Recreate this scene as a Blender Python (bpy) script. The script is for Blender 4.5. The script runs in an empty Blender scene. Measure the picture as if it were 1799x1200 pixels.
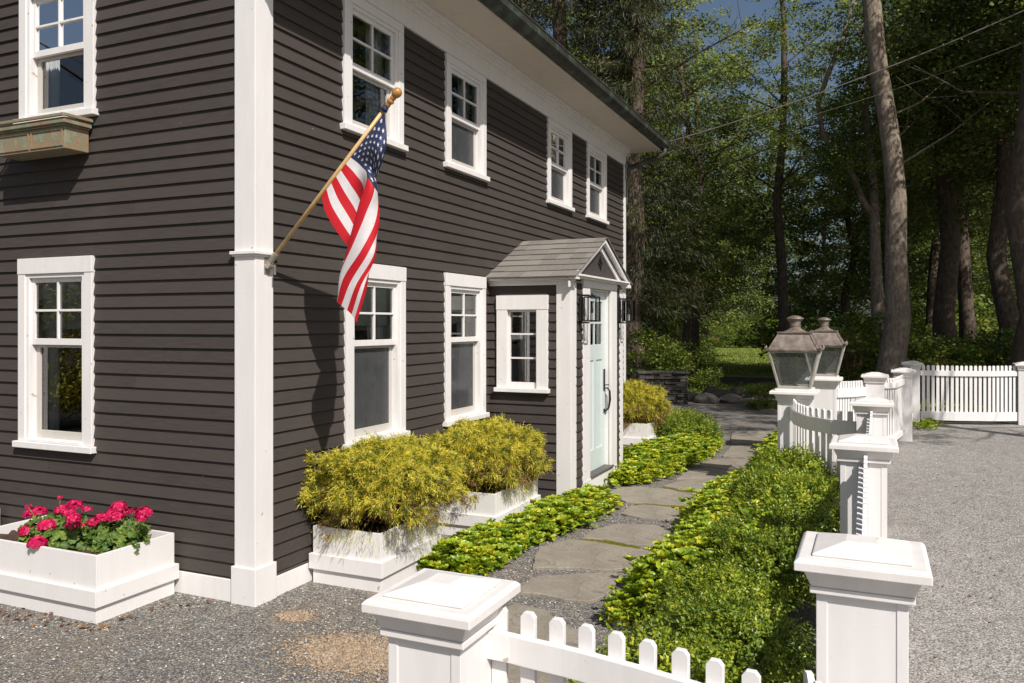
import bpy, bmesh, math, random
import numpy as np
from mathutils import Vector, Matrix
R = math.radians
sc = bpy.context.scene
# ---------------------------------------------------------------- camera
# x runs along the long house face (away from the viewer), y along the gable end, z up
YAW = 24.095
cam_d = bpy.data.cameras.new('camera'); cam = bpy.data.objects.new('camera', cam_d); sc.collection.objects.link(cam)
cam.location = (-4.2716, -3.8088, 1.90)
cam.rotation_euler = (R(90), 0, R(YAW-90))
cam_d.sensor_width = 36; cam_d.lens = 36*1421/1799; cam_d.shift_y = -31/1799
cam_d.clip_start = 0.05; cam_d.clip_end = 600
sc.camera = cam
# ---------------------------------------------------------------- sky and sun
SUN = Vector((-0.85, -1.0, 1.33)).normalized()
EL = math.asin(SUN.z); AZ = math.atan2(SUN.x, SUN.y)
w = bpy.data.worlds.new("World"); sc.world = w; w.use_nodes = True
nt = w.node_tree; bg = nt.nodes['Background']
sky = nt.nodes.new('ShaderNodeTexSky'); sky.sky_type = 'NISHITA'; sky.sun_disc = False
sky.sun_elevation = EL; sky.sun_rotation = AZ % (2*math.pi); sky.altitude = 10; sky.air_density = 1.0; sky.dust_density = 2.5
nt.links.new(sky.outputs[0], bg.inputs[0]); bg.inputs[1].default_value = 0.07
sl = bpy.data.lights.new('sun', 'SUN'); sl.energy = 4.9; sl.angle = R(0.53); sl.color = (1.0, 0.955, 0.895)
so = bpy.data.objects.new('sun', sl); sc.collection.objects.link(so); so.rotation_euler = SUN.to_track_quat('Z', 'Y').to_euler()
sc.view_settings.view_transform = 'Standard'; sc.view_settings.look = 'None'
sc.view_settings.exposure = 0.08; sc.view_settings.gamma = 1.0
sc.cycles.use_denoising = True; sc.cycles.max_bounces = 6; sc.cycles.transparent_max_bounces = 8
sc.cycles.diffuse_bounces = 3; sc.cycles.glossy_bounces = 3; sc.cycles.transmission_bounces = 4
# ---------------------------------------------------------------- material helpers
def new_mat(name):
    m = bpy.data.materials.new(name); m.use_nodes = True
    n = m.node_tree; b = n.nodes['Principled BSDF']
    return m, n, b
def N(n, t, **k):
    o = n.nodes.new(t)
    for a, v in k.items(): setattr(o, a, v)
    return o
def ramp(n, fac, stops):
    r = N(n, 'ShaderNodeValToRGB'); e = r.color_ramp.elements
    while len(e) < len(stops): e.new(0.5)
    for i, (p, c) in enumerate(stops):
        e[i].position = p; e[i].color = (*c, 1) if len(c) == 3 else c
    n.links.new(fac, r.inputs[0]); return r.outputs[0]
def noise(n, scale, detail=4, rough=0.55, vec=None, coord='Object'):
    t = N(n, 'ShaderNodeTexNoise'); t.inputs['Scale'].default_value = scale
    t.inputs['Detail'].default_value = detail; t.inputs['Roughness'].default_value = rough
    if vec is None:
        c = N(n, 'ShaderNodeTexCoord'); vec = c.outputs[coord]
    n.links.new(vec, t.inputs['Vector']); return t.outputs['Fac']
def mapping(n, scale, coord='Object'):
    c = N(n, 'ShaderNodeTexCoord'); m = N(n, 'ShaderNodeMapping'); m.inputs['Scale'].default_value = scale
    n.links.new(c.outputs[coord], m.inputs['Vector']); return m.outputs[0]
def mix(n, fac, a, b, mode='MIX'):
    m = N(n, 'ShaderNodeMix', data_type='RGBA', blend_type=mode)
    for sock, v in ((0, fac), (6, a), (7, b)):
        if hasattr(v, 'is_linked') or hasattr(v, 'links'): n.links.new(v, m.inputs[sock])
        else: m.inputs[sock].default_value = v if sock == 0 else (*v, 1)
    return m.outputs[2]
def bump(n, b, h, strength=0.3, dist=0.01):
    u = N(n, 'ShaderNodeBump'); u.inputs['Strength'].default_value = strength; u.inputs['Distance'].default_value = dist
    n.links.new(h, u.inputs['Height']); n.links.new(u.outputs[0], b.inputs['Normal'])
def simple(name, col, rough=0.6, metal=0.0, var=0.12, scale=8, bmp=0.0, spec=0.5):
    m, n, b = new_mat(name)
    f = noise(n, scale, 5)
    c = ramp(n, f, [(0.3, tuple(x*(1-var) for x in col)), (0.7, tuple(min(1, x*(1+var)) for x in col))])
    n.links.new(c, b.inputs['Base Color']); b.inputs['Roughness'].default_value = rough
    b.inputs['Metallic'].default_value = metal; b.inputs['Specular IOR Level'].default_value = spec
    if bmp: bump(n, b, f, bmp, 0.01)
    return m
def foliage(name, stops, trans=0.35, rough=0.45, spec=0.4, nscale=1.2, iw=0.55, nw=1.3):
    m, n, b = new_mat(name)
    g = N(n, 'ShaderNodeNewGeometry')
    f = noise(n, nscale, 2)
    a = N(n, 'ShaderNodeMath', operation='MULTIPLY_ADD'); n.links.new(g.outputs['Random Per Island'], a.inputs[0]); a.inputs[1].default_value = iw
    s = N(n, 'ShaderNodeMath', operation='MULTIPLY_ADD'); n.links.new(f, s.inputs[0]); s.inputs[1].default_value = nw; s.inputs[2].default_value = 0.5-nw/2-iw/2
    n.links.new(s.outputs[0], a.inputs[2])
    c = ramp(n, a.outputs[0], stops)
    n.links.new(c, b.inputs['Base Color']); b.inputs['Roughness'].default_value = rough; b.inputs['Specular IOR Level'].default_value = spec
    t = N(n, 'ShaderNodeBsdfTranslucent'); n.links.new(c, t.inputs['Color'])
    x = N(n, 'ShaderNodeMixShader'); x.inputs[0].default_value = trans
    n.links.new(b.outputs[0], x.inputs[1]); n.links.new(t.outputs[0], x.inputs[2])
    n.links.new(x.outputs[0], n.nodes['Material Output'].inputs['Surface'])
    return m
# ---------------------------------------------------------------- materials
def white_paint(name, col=(0.77, 0.745, 0.735), grime=0.05):
    m, n, b = new_mat(name)
    v = mapping(n, (3, 3, 0.6)); f = noise(n, 4, 6, 0.6, v)
    f2 = noise(n, 55, 3, 0.6)
    c = ramp(n, f, [(0.25, tuple(x*(1-grime*1.6) for x in col)), (0.6, col)])
    c = mix(n, ramp(n, f2, [(0.66, (0, 0, 0)), (0.74, (1, 1, 1))]), c, tuple(x*0.86 for x in col))
    gz = noise(n, 26, 6, 0.7, mapping(n, (1, 1, 0.12))); c = mix(n, ramp(n, gz, [(0.45, (0, 0, 0)), (0.75, (0.5, 0.5, 0.5))]), c, tuple(x*0.93 for x in col))
    f5 = noise(n, 21, 2, 0.4); c = mix(n, ramp(n, f5, [(0.755, (0, 0, 0)), (0.765, (0.7, 0.7, 0.7))]), c, (0.36, 0.27, 0.17))
    n.links.new(c, b.inputs['Base Color']); b.inputs['Roughness'].default_value = 0.5
    bump(n, b, noise(n, 30, 4), 0.06, 0.004)
    return m
WHITE = white_paint('white_paint'); WHITE2 = white_paint('planter_paint', (0.77, 0.745, 0.73), 0.03)
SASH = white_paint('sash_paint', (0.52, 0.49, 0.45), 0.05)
def siding_mat():
    m, n, b = new_mat('clapboard_paint')
    g = N(n, 'ShaderNodeNewGeometry')
    v = mapping(n, (1.2, 1.2, 26)); f = noise(n, 5, 6, 0.62, v)
    c1 = ramp(n, g.outputs['Random Per Island'], [(0, (0.047, 0.0385, 0.0345)), (1, (0.065, 0.0535, 0.048))])
    c = mix(n, ramp(n, f, [(0.35, (0, 0, 0)), (0.75, (1, 1, 1))]), c1, (0.072, 0.061, 0.057))
    f3 = noise(n, 1.1, 5); c = mix(n, ramp(n, f3, [(0.5, (0, 0, 0)), (0.8, (0.35, 0.35, 0.35))]), c, (0.095, 0.08, 0.071))
    f4 = noise(n, 38, 2, 0.5); c = mix(n, ramp(n, f4, [(0.79, (0, 0, 0)), (0.81, (1, 1, 1))]), c, (0.35, 0.32, 0.29))
    n.links.new(c, b.inputs['Base Color']); b.inputs['Roughness'].default_value = 0.6; b.inputs['Specular IOR Level'].default_value = 0.14
    bump(n, b, f, 0.25, 0.004); return m
SIDING = siding_mat()
SOIL = simple('potting_soil', (0.06, 0.032, 0.02), 0.95, var=0.6, scale=60, bmp=1.0)
IRON = simple('black_iron', (0.018, 0.016, 0.015), 0.5, 0.3)
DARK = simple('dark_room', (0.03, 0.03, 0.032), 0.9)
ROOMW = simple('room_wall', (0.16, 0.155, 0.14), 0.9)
CURT = simple('curtain_cloth', (0.80, 0.81, 0.80), 0.9, var=0.06)
BLIND = simple('pale_blind', (0.66, 0.72, 0.62), 0.8, var=0.1, scale=20)
DOORM = simple('mint_door_paint', (0.57, 0.64, 0.625), 0.35, var=0.02)
SILLM = simple('grey_threshold', (0.10, 0.095, 0.09), 0.6)
GALV = simple('galvanised_metal', (0.42, 0.39, 0.34), 0.45, 0.7, scale=20)
WOODP = simple('flagpole_wood', (0.56, 0.36, 0.15), 0.4, var=0.15, scale=15)
WOODT = simple('finial_wood', (0.42, 0.20, 0.06), 0.3, var=0.25, scale=30)
def glass_mat(name, refl=0.5, tint=(0.8, 0.83, 0.85)):
    m, n, b = new_mat(name); n.nodes.remove(b)
    t = N(n, 'ShaderNodeBsdfTransparent'); t.inputs[0].default_value = (*tint, 1)
    g = N(n, 'ShaderNodeBsdfGlossy'); g.inputs['Roughness'].default_value = 0.01
    l = N(n, 'ShaderNodeLayerWeight'); l.inputs[0].default_value = refl
    x = N(n, 'ShaderNodeMixShader'); n.links.new(l.outputs['Fresnel'], x.inputs[0])
    n.links.new(t.outputs[0], x.inputs[1]); n.links.new(g.outputs[0], x.inputs[2])
    n.links.new(x.outputs[0], n.nodes['Material Output'].inputs['Surface']); return m
GLASS = glass_mat('window_glass', 0.6, (0.90, 0.92, 0.93)); LGLASS = glass_mat('lantern_glass', 0.45, (0.72, 0.74, 0.71))
def film(name, col, f, src=(0.85, 0.87, 0.88)):
    m, n, b = new_mat(name); t = N(n, 'ShaderNodeBsdfTransparent'); t.inputs[0].default_value = (*src, 1); x = N(n, 'ShaderNodeMixShader')
    fac = ramp(n, noise(n, 7, 4), [(0.3, (f*.75,)*3), (0.7, (min(1, f*1.25),)*3)]); n.links.new(fac, x.inputs[0])
    b.inputs['Base Color'].default_value = (*col, 1); b.inputs['Roughness'].default_value = 0.25
    n.links.new(t.outputs[0], x.inputs[1]); n.links.new(b.outputs[0], x.inputs[2]); n.links.new(x.outputs[0], n.nodes['Material Output'].inputs['Surface']); return m
CLEAR = glass_mat('clear_lamp_glass', 0.04, (0.95, 0.95, 0.95))
LDUST = film('dusty_lantern_glass', (0.30, 0.31, 0.29), 0.22); SCREEN = film('insect_mesh', (0.13, 0.132, 0.138), 0.33)
def patina(name, cols, scale=7):
    m, n, b = new_mat(name); f = noise(n, scale, 6, 0.65)
    c = ramp(n, f, cols); n.links.new(c, b.inputs['Base Color']); b.inputs['Roughness'].default_value = 0.6; b.inputs['Metallic'].default_value = 0.15
    bump(n, b, f, 0.3, 0.006); return m
COPPERBOX = patina('weathered_copper', [(0.25, (0.14, 0.10, 0.06)), (0.42, (0.33, 0.23, 0.14)), (0.52, (0.25, 0.21, 0.13)), (0.57, (0.20, 0.28, 0.21)), (0.62, (0.36, 0.27, 0.17)), (0.8, (0.28, 0.20, 0.13))], 11)
GUTTER = patina('green_copper', [(0.3, (0.025, 0.022, 0.018)), (0.52, (0.045, 0.045, 0.036)), (0.62, (0.07, 0.11, 0.085)), (0.72, (0.05, 0.042, 0.03))], 5)
LANTERN = patina('lantern_copper', [(0.3, (0.085, 0.062, 0.05)), (0.5, (0.18, 0.14, 0.115)), (0.62, (0.24, 0.205, 0.175)), (0.78, (0.20, 0.22, 0.19))], 14)
LFRAME = patina('lantern_frame_metal', [(0.3, (0.22, 0.19, 0.16)), (0.55, (0.38, 0.36, 0.32)), (0.75, (0.26, 0.30, 0.27))], 16)
def shingle_mat():
    m, n, b = new_mat('asphalt_shingles')
    g = N(n, 'ShaderNodeNewGeometry'); f = noise(n, 90, 4, 0.7)
    c = ramp(n, g.outputs['Random Per Island'], [(0, (0.125, 0.115, 0.10)), (0.5, (0.165, 0.152, 0.135)), (1, (0.21, 0.193, 0.17))])
    c = mix(n, ramp(n, f, [(0.4, (0, 0, 0)), (0.7, (1, 1, 1))]), c, (0.24, 0.22, 0.195))
    n.links.new(c, b.inputs['Base Color']); b.inputs['Roughness'].default_value = 0.95; bump(n, b, f, 0.5, 0.004); return m
SHINGLE = shingle_mat()
def gravel_mat(name, scale, stops, patch, amp=1.0, coarse=None):
    m, n, b = new_mat(name)
    c = N(n, 'ShaderNodeTexCoord')
    vo = N(n, 'ShaderNodeTexVoronoi'); vo.inputs['Scale'].default_value = scale; n.links.new(c.outputs['Object'], vo.inputs['Vector'])
    vo.inputs['Randomness'].default_value = 1.0
    sep = N(n, 'ShaderNodeSeparateColor'); n.links.new(vo.outputs['Color'], sep.inputs[0])
    col = ramp(n, sep.outputs[0], stops)
    f = noise(n, 0.9, 5, 0.6)
    col = mix(n, ramp(n, f, [(0.52, (0, 0, 0)), (0.72, (0.55, 0.55, 0.55))]), col, patch)
    f2 = noise(n, scale*0.06, 4, 0.7); col = mix(n, ramp(n, f2, [(0.3, (0.35, 0.35, 0.35)), (0.6, (0, 0, 0))]), col, tuple(x*0.55 for x in stops[0][1]))
    edge = ramp(n, vo.outputs['Distance'], [(0.35, (1, 1, 1)), (0.85, (0.25, 0.25, 0.25))])
    n.links.new(mix(n, 0.8*amp, col, edge, 'MULTIPLY'), b.inputs['Base Color'])
    b.inputs['Roughness'].default_value = 0.85; b.inputs['Specular IOR Level'].default_value = 0.3
    inv = N(n, 'ShaderNodeMath', operation='SUBTRACT'); inv.inputs[0].default_value = 1.0; n.links.new(vo.outputs['Distance'], inv.inputs[1])
    bump(n, b, inv.outputs[0], 0.9, 0.6/scale); return m
GRAVEL = gravel_mat('grey_gravel', 95, [(0.0, (0.10, 0.10, 0.105)), (0.35, (0.19, 0.185, 0.18)), (0.6, (0.26, 0.235, 0.20)), (0.8, (0.36, 0.32, 0.27)), (1.0, (0.50, 0.46, 0.40))], (0.34, 0.25, 0.165))
DRIVE = gravel_mat('driveway_gravel', 80, [(0.0, (0.22, 0.208, 0.195)), (0.5, (0.415, 0.39, 0.365)), (1.0, (0.56, 0.53, 0.495))], (0.40, 0.36, 0.32))
def stone_mat(name, a, b_, scale=3):
    m, n, b = new_mat(name); f = noise(n, scale, 7, 0.62); f2 = noise(n, 40, 4)
    g = N(n, 'ShaderNodeObjectInfo')
    c = ramp(n, f, [(0.3, a), (0.7, b_)]); c = mix(n, ramp(n, f2, [(0.35, (0.4, 0.4, 0.4)), (0.6, (0, 0, 0))]), c, tuple(x*0.7 for x in a))
    vo = N(n, 'ShaderNodeTexVoronoi'); vo.feature = 'DISTANCE_TO_EDGE'; vo.inputs['Scale'].default_value = 1.7
    tc = N(n, 'ShaderNodeTexCoord'); va = N(n, 'ShaderNodeVectorMath', operation='ADD'); nz = N(n, 'ShaderNodeTexNoise'); nz.inputs['Scale'].default_value = 2.5
    n.links.new(tc.outputs['Object'], nz.inputs['Vector']); n.links.new(tc.outputs['Object'], va.inputs[0]); n.links.new(nz.outputs['Color'], va.inputs[1]); n.links.new(va.outputs[0], vo.inputs['Vector'])
    c = mix(n, ramp(n, vo.outputs['Distance'], [(0.0, (0.55, 0.55, 0.55)), (0.012, (0, 0, 0))]), c, tuple(x*0.45 for x in a))
    fm = noise(n, 1.3, 6, 0.7); c = mix(n, ramp(n, fm, [(0.60, (0, 0, 0)), (0.70, (0.45, 0.45, 0.45))]), c, (0.13, 0.135, 0.06))
    n.links.new(c, b.inputs['Base Color']); b.inputs['Roughness'].default_value = 0.8; bump(n, b, f, 0.6, 0.03); return m
FLAG_S = stone_mat('bluestone', (0.215, 0.185, 0.15), (0.335, 0.295, 0.24))
ROCK = stone_mat('field_stone', (0.10, 0.085, 0.07), (0.25, 0.22, 0.18), 5)
GROUND = simple('woodland_floor', (0.035, 0.032, 0.018), 0.95, var=0.6, scale=3, bmp=0.5)
LAWN = simple('lawn_grass', (0.18, 0.22, 0.045), 0.9, var=0.25, scale=4, bmp=0.4)
def bark(name, a, b_, c_, scale=6, zs=0.35):
    m, n, b = new_mat(name); v = mapping(n, (1, 1, zs)); f = noise(n, scale*3, 6, 0.7, v); f2 = noise(n, 1.6, 4)
    f3 = noise(n, 5, 3)
    c = ramp(n, f, [(0.32, a), (0.62, b_)]); c = mix(n, ramp(n, f3, [(0.58, (0, 0, 0)), (0.66, (0.7, 0.7, 0.7))]), c, c_)
    n.links.new(c, b.inputs['Base Color']); b.inputs['Roughness'].default_value = 0.9; bump(n, b, f, 0.8, 0.03); return m
BARK1 = bark('lichened_bark', (0.10, 0.075, 0.058), (0.30, 0.235, 0.18), (0.30, 0.29, 0.20))
BARK2 = bark('dark_bark', (0.035, 0.025, 0.018), (0.13, 0.092, 0.065), (0.15, 0.12, 0.085))
L_DECID = foliage('maple_leaves', [(0.1, (0.09, 0.13, 0.025)), (0.5, (0.25, 0.32, 0.06)), (0.9, (0.48, 0.52, 0.10))], 0.45, nscale=0.35)
L_DARK = foliage('oak_leaves', [(0.1, (0.05, 0.075, 0.02)), (0.5, (0.135, 0.18, 0.04)), (0.9, (0.29, 0.33, 0.065))], 0.42, nscale=0.35)
L_PINE = foliage('pine_needles', [(0.1, (0.04, 0.055, 0.015)), (0.5, (0.11, 0.13, 0.025)), (0.9, (0.24, 0.22, 0.045))], 0.3, nscale=0.5)
L_SPRUCE = foliage('spruce_needles', [(0.1, (0.012, 0.018, 0.007)), (0.5, (0.035, 0.043, 0.012)), (0.95, (0.14, 0.12, 0.028))], 0.2, nscale=0.5)
L_CYP = foliage('golden_cypress', [(0.10, (0.10, 0.12, 0.02)), (0.30, (0.23, 0.27, 0.03)), (0.50, (0.58, 0.52, 0.05)), (0.80, (0.86, 0.74, 0.10))], 0.35, nscale=16, iw=.35, nw=2.4)
TWIG = simple('dry_twigs', (0.16, 0.075, 0.035), 0.8, var=0.4, scale=12)
L_PACH = foliage('pachysandra_leaves', [(0.05, (0.12, 0.22, 0.015)), (0.45, (0.30, 0.41, 0.025)), (0.8, (0.52, 0.52, 0.03)), (1, (0.66, 0.58, 0.05))], 0.3, 0.35, 0.5, nscale=9, iw=.4, nw=2.0)
L_BOX = foliage('boxwood_leaves', [(0.05, (0.055, 0.10, 0.014)), (0.5, (0.19, 0.28, 0.026)), (0.95, (0.45, 0.48, 0.045))], 0.3, 0.35, 0.5, nscale=8, iw=.4, nw=2.0)
L_GER = foliage('geranium_leaves', [(0.05, (0.055, 0.11, 0.015)), (0.5, (0.11, 0.19, 0.03)), (0.95, (0.25, 0.32, 0.05))], 0.3, 0.5, nscale=8)
PETAL = foliage('geranium_petals', [(0.1, (0.42, 0.004, 0.06)), (0.6, (0.72, 0.012, 0.12)), (0.95, (0.85, 0.07, 0.26))], 0.3, 0.5, nscale=10)
L_BOX2 = foliage('young_boxwood_leaves', [(0.05, (0.08, 0.14, 0.016)), (0.5, (0.26, 0.35, 0.03)), (0.95, (0.54, 0.54, 0.05))], 0.3, 0.35, 0.5, nscale=8, iw=.4, nw=2.0)
DIRT = gravel_mat('tan_dirt', 95, [(0.0, (0.15, 0.115, 0.08)), (0.4, (0.27, 0.20, 0.13)), (0.75, (0.36, 0.275, 0.18)), (1.0, (0.42, 0.36, 0.28))], (0.34, 0.24, 0.14), 0.6)
ROCK_SHADE = stone_mat('shaded_field_stone', (0.035, 0.032, 0.027), (0.09, 0.08, 0.066), 6)  # field stone with the shade on wall and boulders put into its colour
MOSS = foliage('moss_blades', [(0.1, (0.17, 0.17, 0.015)), (0.9, (0.36, 0.33, 0.03))], 0.3)
UNDER = foliage('undergrowth_leaves', [(0.1, (0.055, 0.09, 0.018)), (0.5, (0.15, 0.215, 0.035)), (0.9, (0.31, 0.36, 0.05))], 0.4, nscale=0.8)
RED = simple('flag_red', (0.62, 0.008, 0.02), 0.7, var=0.08); FWHITE = simple('flag_white', (0.78, 0.75, 0.76), 0.7, var=0.05, scale=30)
NAVY = simple('flag_navy', (0.022, 0.035, 0.10), 0.7, var=0.1)
def cloth_trans(m, t=0.22):
    n = m.node_tree; b = n.nodes['Principled BSDF']; tr = N(n, 'ShaderNodeBsdfTranslucent')
    n.links.new(b.inputs['Base Color'].links[0].from_socket, tr.inputs[0]); x = N(n, 'ShaderNodeMixShader'); x.inputs[0].default_value = t
    n.links.new(b.outputs[0], x.inputs[1]); n.links.new(tr.outputs[0], x.inputs[2]); n.links.new(x.outputs[0], n.nodes['Material Output'].inputs['Surface'])
for m_ in (RED, FWHITE, NAVY): cloth_trans(m_)
# ---------------------------------------------------------------- object helpers
COL = sc.collection
def link(o, parent=None):
    COL.objects.link(o)
    if parent is not None: o.parent = parent
    return o
def tag(o, label=None, cat=None, group=None, kind=None):
    if label: o['label'] = label
    if cat: o['category'] = cat
    if group: o['group'] = group
    if kind: o['kind'] = kind
    return o
def thing(name, label, cat, loc=(0, 0, 0), rz=0, group=None):
    o = bpy.data.objects.new(name, None); o.location = loc; o.rotation_euler = (0, 0, rz); o.empty_display_size = 0.2
    link(o); return tag(o, label, cat, group)
class MB:
    def __init__(s): s.v = []; s.f = []; s.mi = []
    def add(s, vs, fs, mi=0):
        k = len(s.v); s.v += [tuple(p) for p in vs]; s.f += [tuple(i+k for i in f) for f in fs]; s.mi += [mi]*len(fs)
    def box(s, x0, x1, y0, y1, z0, z1, mi=0, M=None):
        vs = [Vector((x, y, z)) for z in (z0, z1) for y in (y0, y1) for x in (x0, x1)]
        if M is not None: vs = [M @ p for p in vs]
        s.add(vs, [(0, 2, 3, 1), (4, 5, 7, 6), (0, 1, 5, 4), (2, 6, 7, 3), (0, 4, 6, 2), (1, 3, 7, 5)], mi)
    def frus(s, cx, cy, z0, z1, a0, b0, a1, b1, mi=0):
        vs = [(cx+sx*a, cy+sy*b, z) for z, a, b in ((z0, a0, b0), (z1, a1, b1)) for sx, sy in ((-1, -1), (1, -1), (1, 1), (-1, 1))]
        s.add(vs, [(3, 2, 1, 0), (4, 5, 6, 7), (0, 1, 5, 4), (1, 2, 6, 5), (2, 3, 7, 6), (3, 0, 4, 7)], mi)
    def prism(s, poly, d, mi=0):  # poly list of 3D pts, extrude by vector d
        n = len(poly); P = [Vector(p) for p in poly]; D = Vector(d)
        s.add(P+[p+D for p in P], [tuple(range(n))[::-1], tuple(range(n, 2*n))]+[(i, (i+1) % n, (i+1) % n+n, i+n) for i in range(n)], mi)
    def tube(s, pts, rads, n=10, mi=0, cap=True):
        P = [Vector(p) for p in pts]
        if not hasattr(rads, '__len__'): rads = [rads]*len(P)
        rings = []; up = None
        for i, p in enumerate(P):
            d = (P[min(i+1, len(P)-1)]-P[max(i-1, 0)]).normalized()
            if up is None:
                up = Vector((0, 0, 1)) if abs(d.z) < 0.9 else Vector((1, 0, 0))
            a = d.cross(up).normalized(); b = a.cross(d).normalized(); up = b
            rings.append([p+(a*math.cos(2*math.pi*k/n)+b*math.sin(2*math.pi*k/n))*rads[i] for k in range(n)])
        vs = [q for r in rings for q in r]; fs = []
        for i in range(len(P)-1):
            for k in range(n): fs.append((i*n+k, (i+1)*n+k, (i+1)*n+(k+1) % n, i*n+(k+1) % n))
        if cap: fs += [tuple(range(n)), tuple(range(len(vs)-n, len(vs)))[::-1]]
        s.add(vs, fs, mi)
    def lathe(s, prof, c=(0, 0, 0), n=20, mi=0, M=None):
        vs = []
        for r, z in prof:
            for k in range(n):
                p = Vector((r*math.cos(2*math.pi*k/n), r*math.sin(2*math.pi*k/n), z))
                vs.append((M @ p) if M is not None else p+Vector(c))
        fs = [(i*n+k, i*n+(k+1) % n, (i+1)*n+(k+1) % n, (i+1)*n+k) for i in range(len(prof)-1) for k in range(n)]
        fs += [tuple(range(n))[::-1], tuple(range(len(vs)-n, len(vs)))]
        s.add(vs, fs, mi)
    def build(s, name, mats, parent=None, smooth=False, bevel=0.0):
        me = bpy.data.meshes.new(name); me.from_pydata([tuple(p) for p in s.v], [], s.f)
        if not isinstance(mats, (list, tuple)): mats = [mats]
        for m in mats: me.materials.append(m)
        me.polygons.foreach_set('material_index', s.mi)
        if smooth: me.polygons.foreach_set('use_smooth', [True]*len(s.f))
        bm = bmesh.new(); bm.from_mesh(me); bmesh.ops.recalc_face_normals(bm, faces=bm.faces); bm.to_mesh(me); bm.free()
        o = bpy.data.objects.new(name, me); link(o, parent)
        if bevel:
            b = o.modifiers.new('bevel', 'BEVEL'); b.width = bevel; b.segments = 2; b.limit_method = 'ANGLE'
        return o
def np_mesh(name, V, F, mat, smooth=False, mi=None):
    me = bpy.data.meshes.new(name); V = np.ascontiguousarray(V, dtype=np.float32); F = np.ascontiguousarray(F, dtype=np.int32)
    nf, k = F.shape
    me.vertices.add(len(V)); me.vertices.foreach_set('co', V.ravel())
    me.loops.add(nf*k); me.loops.foreach_set('vertex_index', F.ravel())
    me.polygons.add(nf); me.polygons.foreach_set('loop_start', np.arange(0, nf*k, k, dtype=np.int32))
    for m in (mat if isinstance(mat, (list, tuple)) else [mat]): me.materials.append(m)
    if mi is not None: me.polygons.foreach_set('material_index', np.ascontiguousarray(mi, dtype=np.int32))
    me.update(calc_edges=True)
    if smooth: me.polygons.foreach_set('use_smooth', np.ones(nf, dtype=bool))
    return me
def unit(a): return a/np.maximum(np.linalg.norm(a, axis=1, keepdims=True), 1e-9)
def leaf_geo(P, D, L, W, Nn, hexa=False, fold=0.25):
    D = unit(D); S = unit(np.cross(D, Nn)); U = np.cross(S, D)
    L = np.broadcast_to(np.asarray(L, float), (len(P),))[:, None]; W = np.broadcast_to(np.asarray(W, float), (len(P),))[:, None]
    if not hexa:
        V = np.stack([P, P+D*L*.45+S*W*.5+U*W*fold, P+D*L, P+D*L*.45-S*W*.5+U*W*fold], 1)
        i = np.arange(len(P))[:, None]*4
        F = np.concatenate([i+np.array([[0, 1, 2]]), i+np.array([[0, 2, 3]])], 0)
    else:
        V = np.stack([P, P+D*L*.35+S*W*.42+U*W*fold, P+D*L*.72+S*W*.5+U*W*fold*.8, P+D*L-U*L*.08,
                      P+D*L*.72-S*W*.5+U*W*fold*.8, P+D*L*.35-S*W*.42+U*W*fold], 1)
        i = np.arange(len(P))[:, None]*6
        F = np.concatenate([i+np.array([[0, 1, 2, 3]]), i+np.array([[0, 3, 4, 5]])], 0)
    return V.reshape(-1, 3), F
def join_geo(parts):
    Vs = []; Fs = []; k = 0
    for V, F in parts:
        Vs.append(V); Fs.append(F+k); k += len(V)
    return np.concatenate(Vs), np.concatenate(Fs)
def rnd_dir(rg, n):
    a = rg.normal(size=(n, 3)); return unit(a)
def obj(name, me, parent=None, loc=None, rz=None, scale=None):
    o = bpy.data.objects.new(name, me); link(o, parent)
    if loc is not None: o.location = loc
    if rz is not None: o.rotation_euler = (0, 0, rz)
    if scale is not None: o.scale = scale if hasattr(scale, '__len__') else (scale,)*3
    return o
# ================================================================ ground, driveway, lawn (the setting)
def sheet(name, pts, z, mat, sub=0):
    me = bpy.data.meshes.new(name); me.from_pydata([(x, y, z) for x, y in pts], [], [tuple(range(len(pts)))]); me.materials.append(mat)
    o = bpy.data.objects.new(name, me); link(o); tag(o, kind='structure'); return o
sheet('ground', [(-200, -250), (400, -250), (400, 300), (-200, 300)], -0.03, GROUND)
sheet('gravel_yard', [(-16, -3.78), (6.2, -3.78), (8.6, -3.7), (10.6, -4.2), (16.2, -4.6), (21.5, -4.0), (20.6, 2.2), (18.6, 4.5), (9.0, 6), (-16, 12)], -0.006, GRAVEL)
sheet('driveway', [(-16, -40), (14.5, -40), (13.9, -9), (13.75, -5.9), (13.3, -4.6), (10.4, -4.05), (8.2, -3.83), (-16, -3.77)], -0.002, DRIVE)
def patch(name, pts, z):
    rgp = random.Random(len(pts)); P = []
    for i in range(len(pts)):
        a, b = Vector(pts[i]), Vector(pts[(i+1) % len(pts)])
        for k in range(5): q = a.lerp(b, k/5); P.append((q.x+rgp.uniform(-.02, .02), q.y+rgp.uniform(-.02, .02)))
    return sheet(name, P, z, DIRT)
sheet('lawn', [(26, 3.6), (25.5, -2.0), (30, -6), (72, 0.5), (74, 9.0), (60, 10.5), (30, 4.4)], -0.02, LAWN)
E_ = 0.098; Z0L = 1.925
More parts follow.
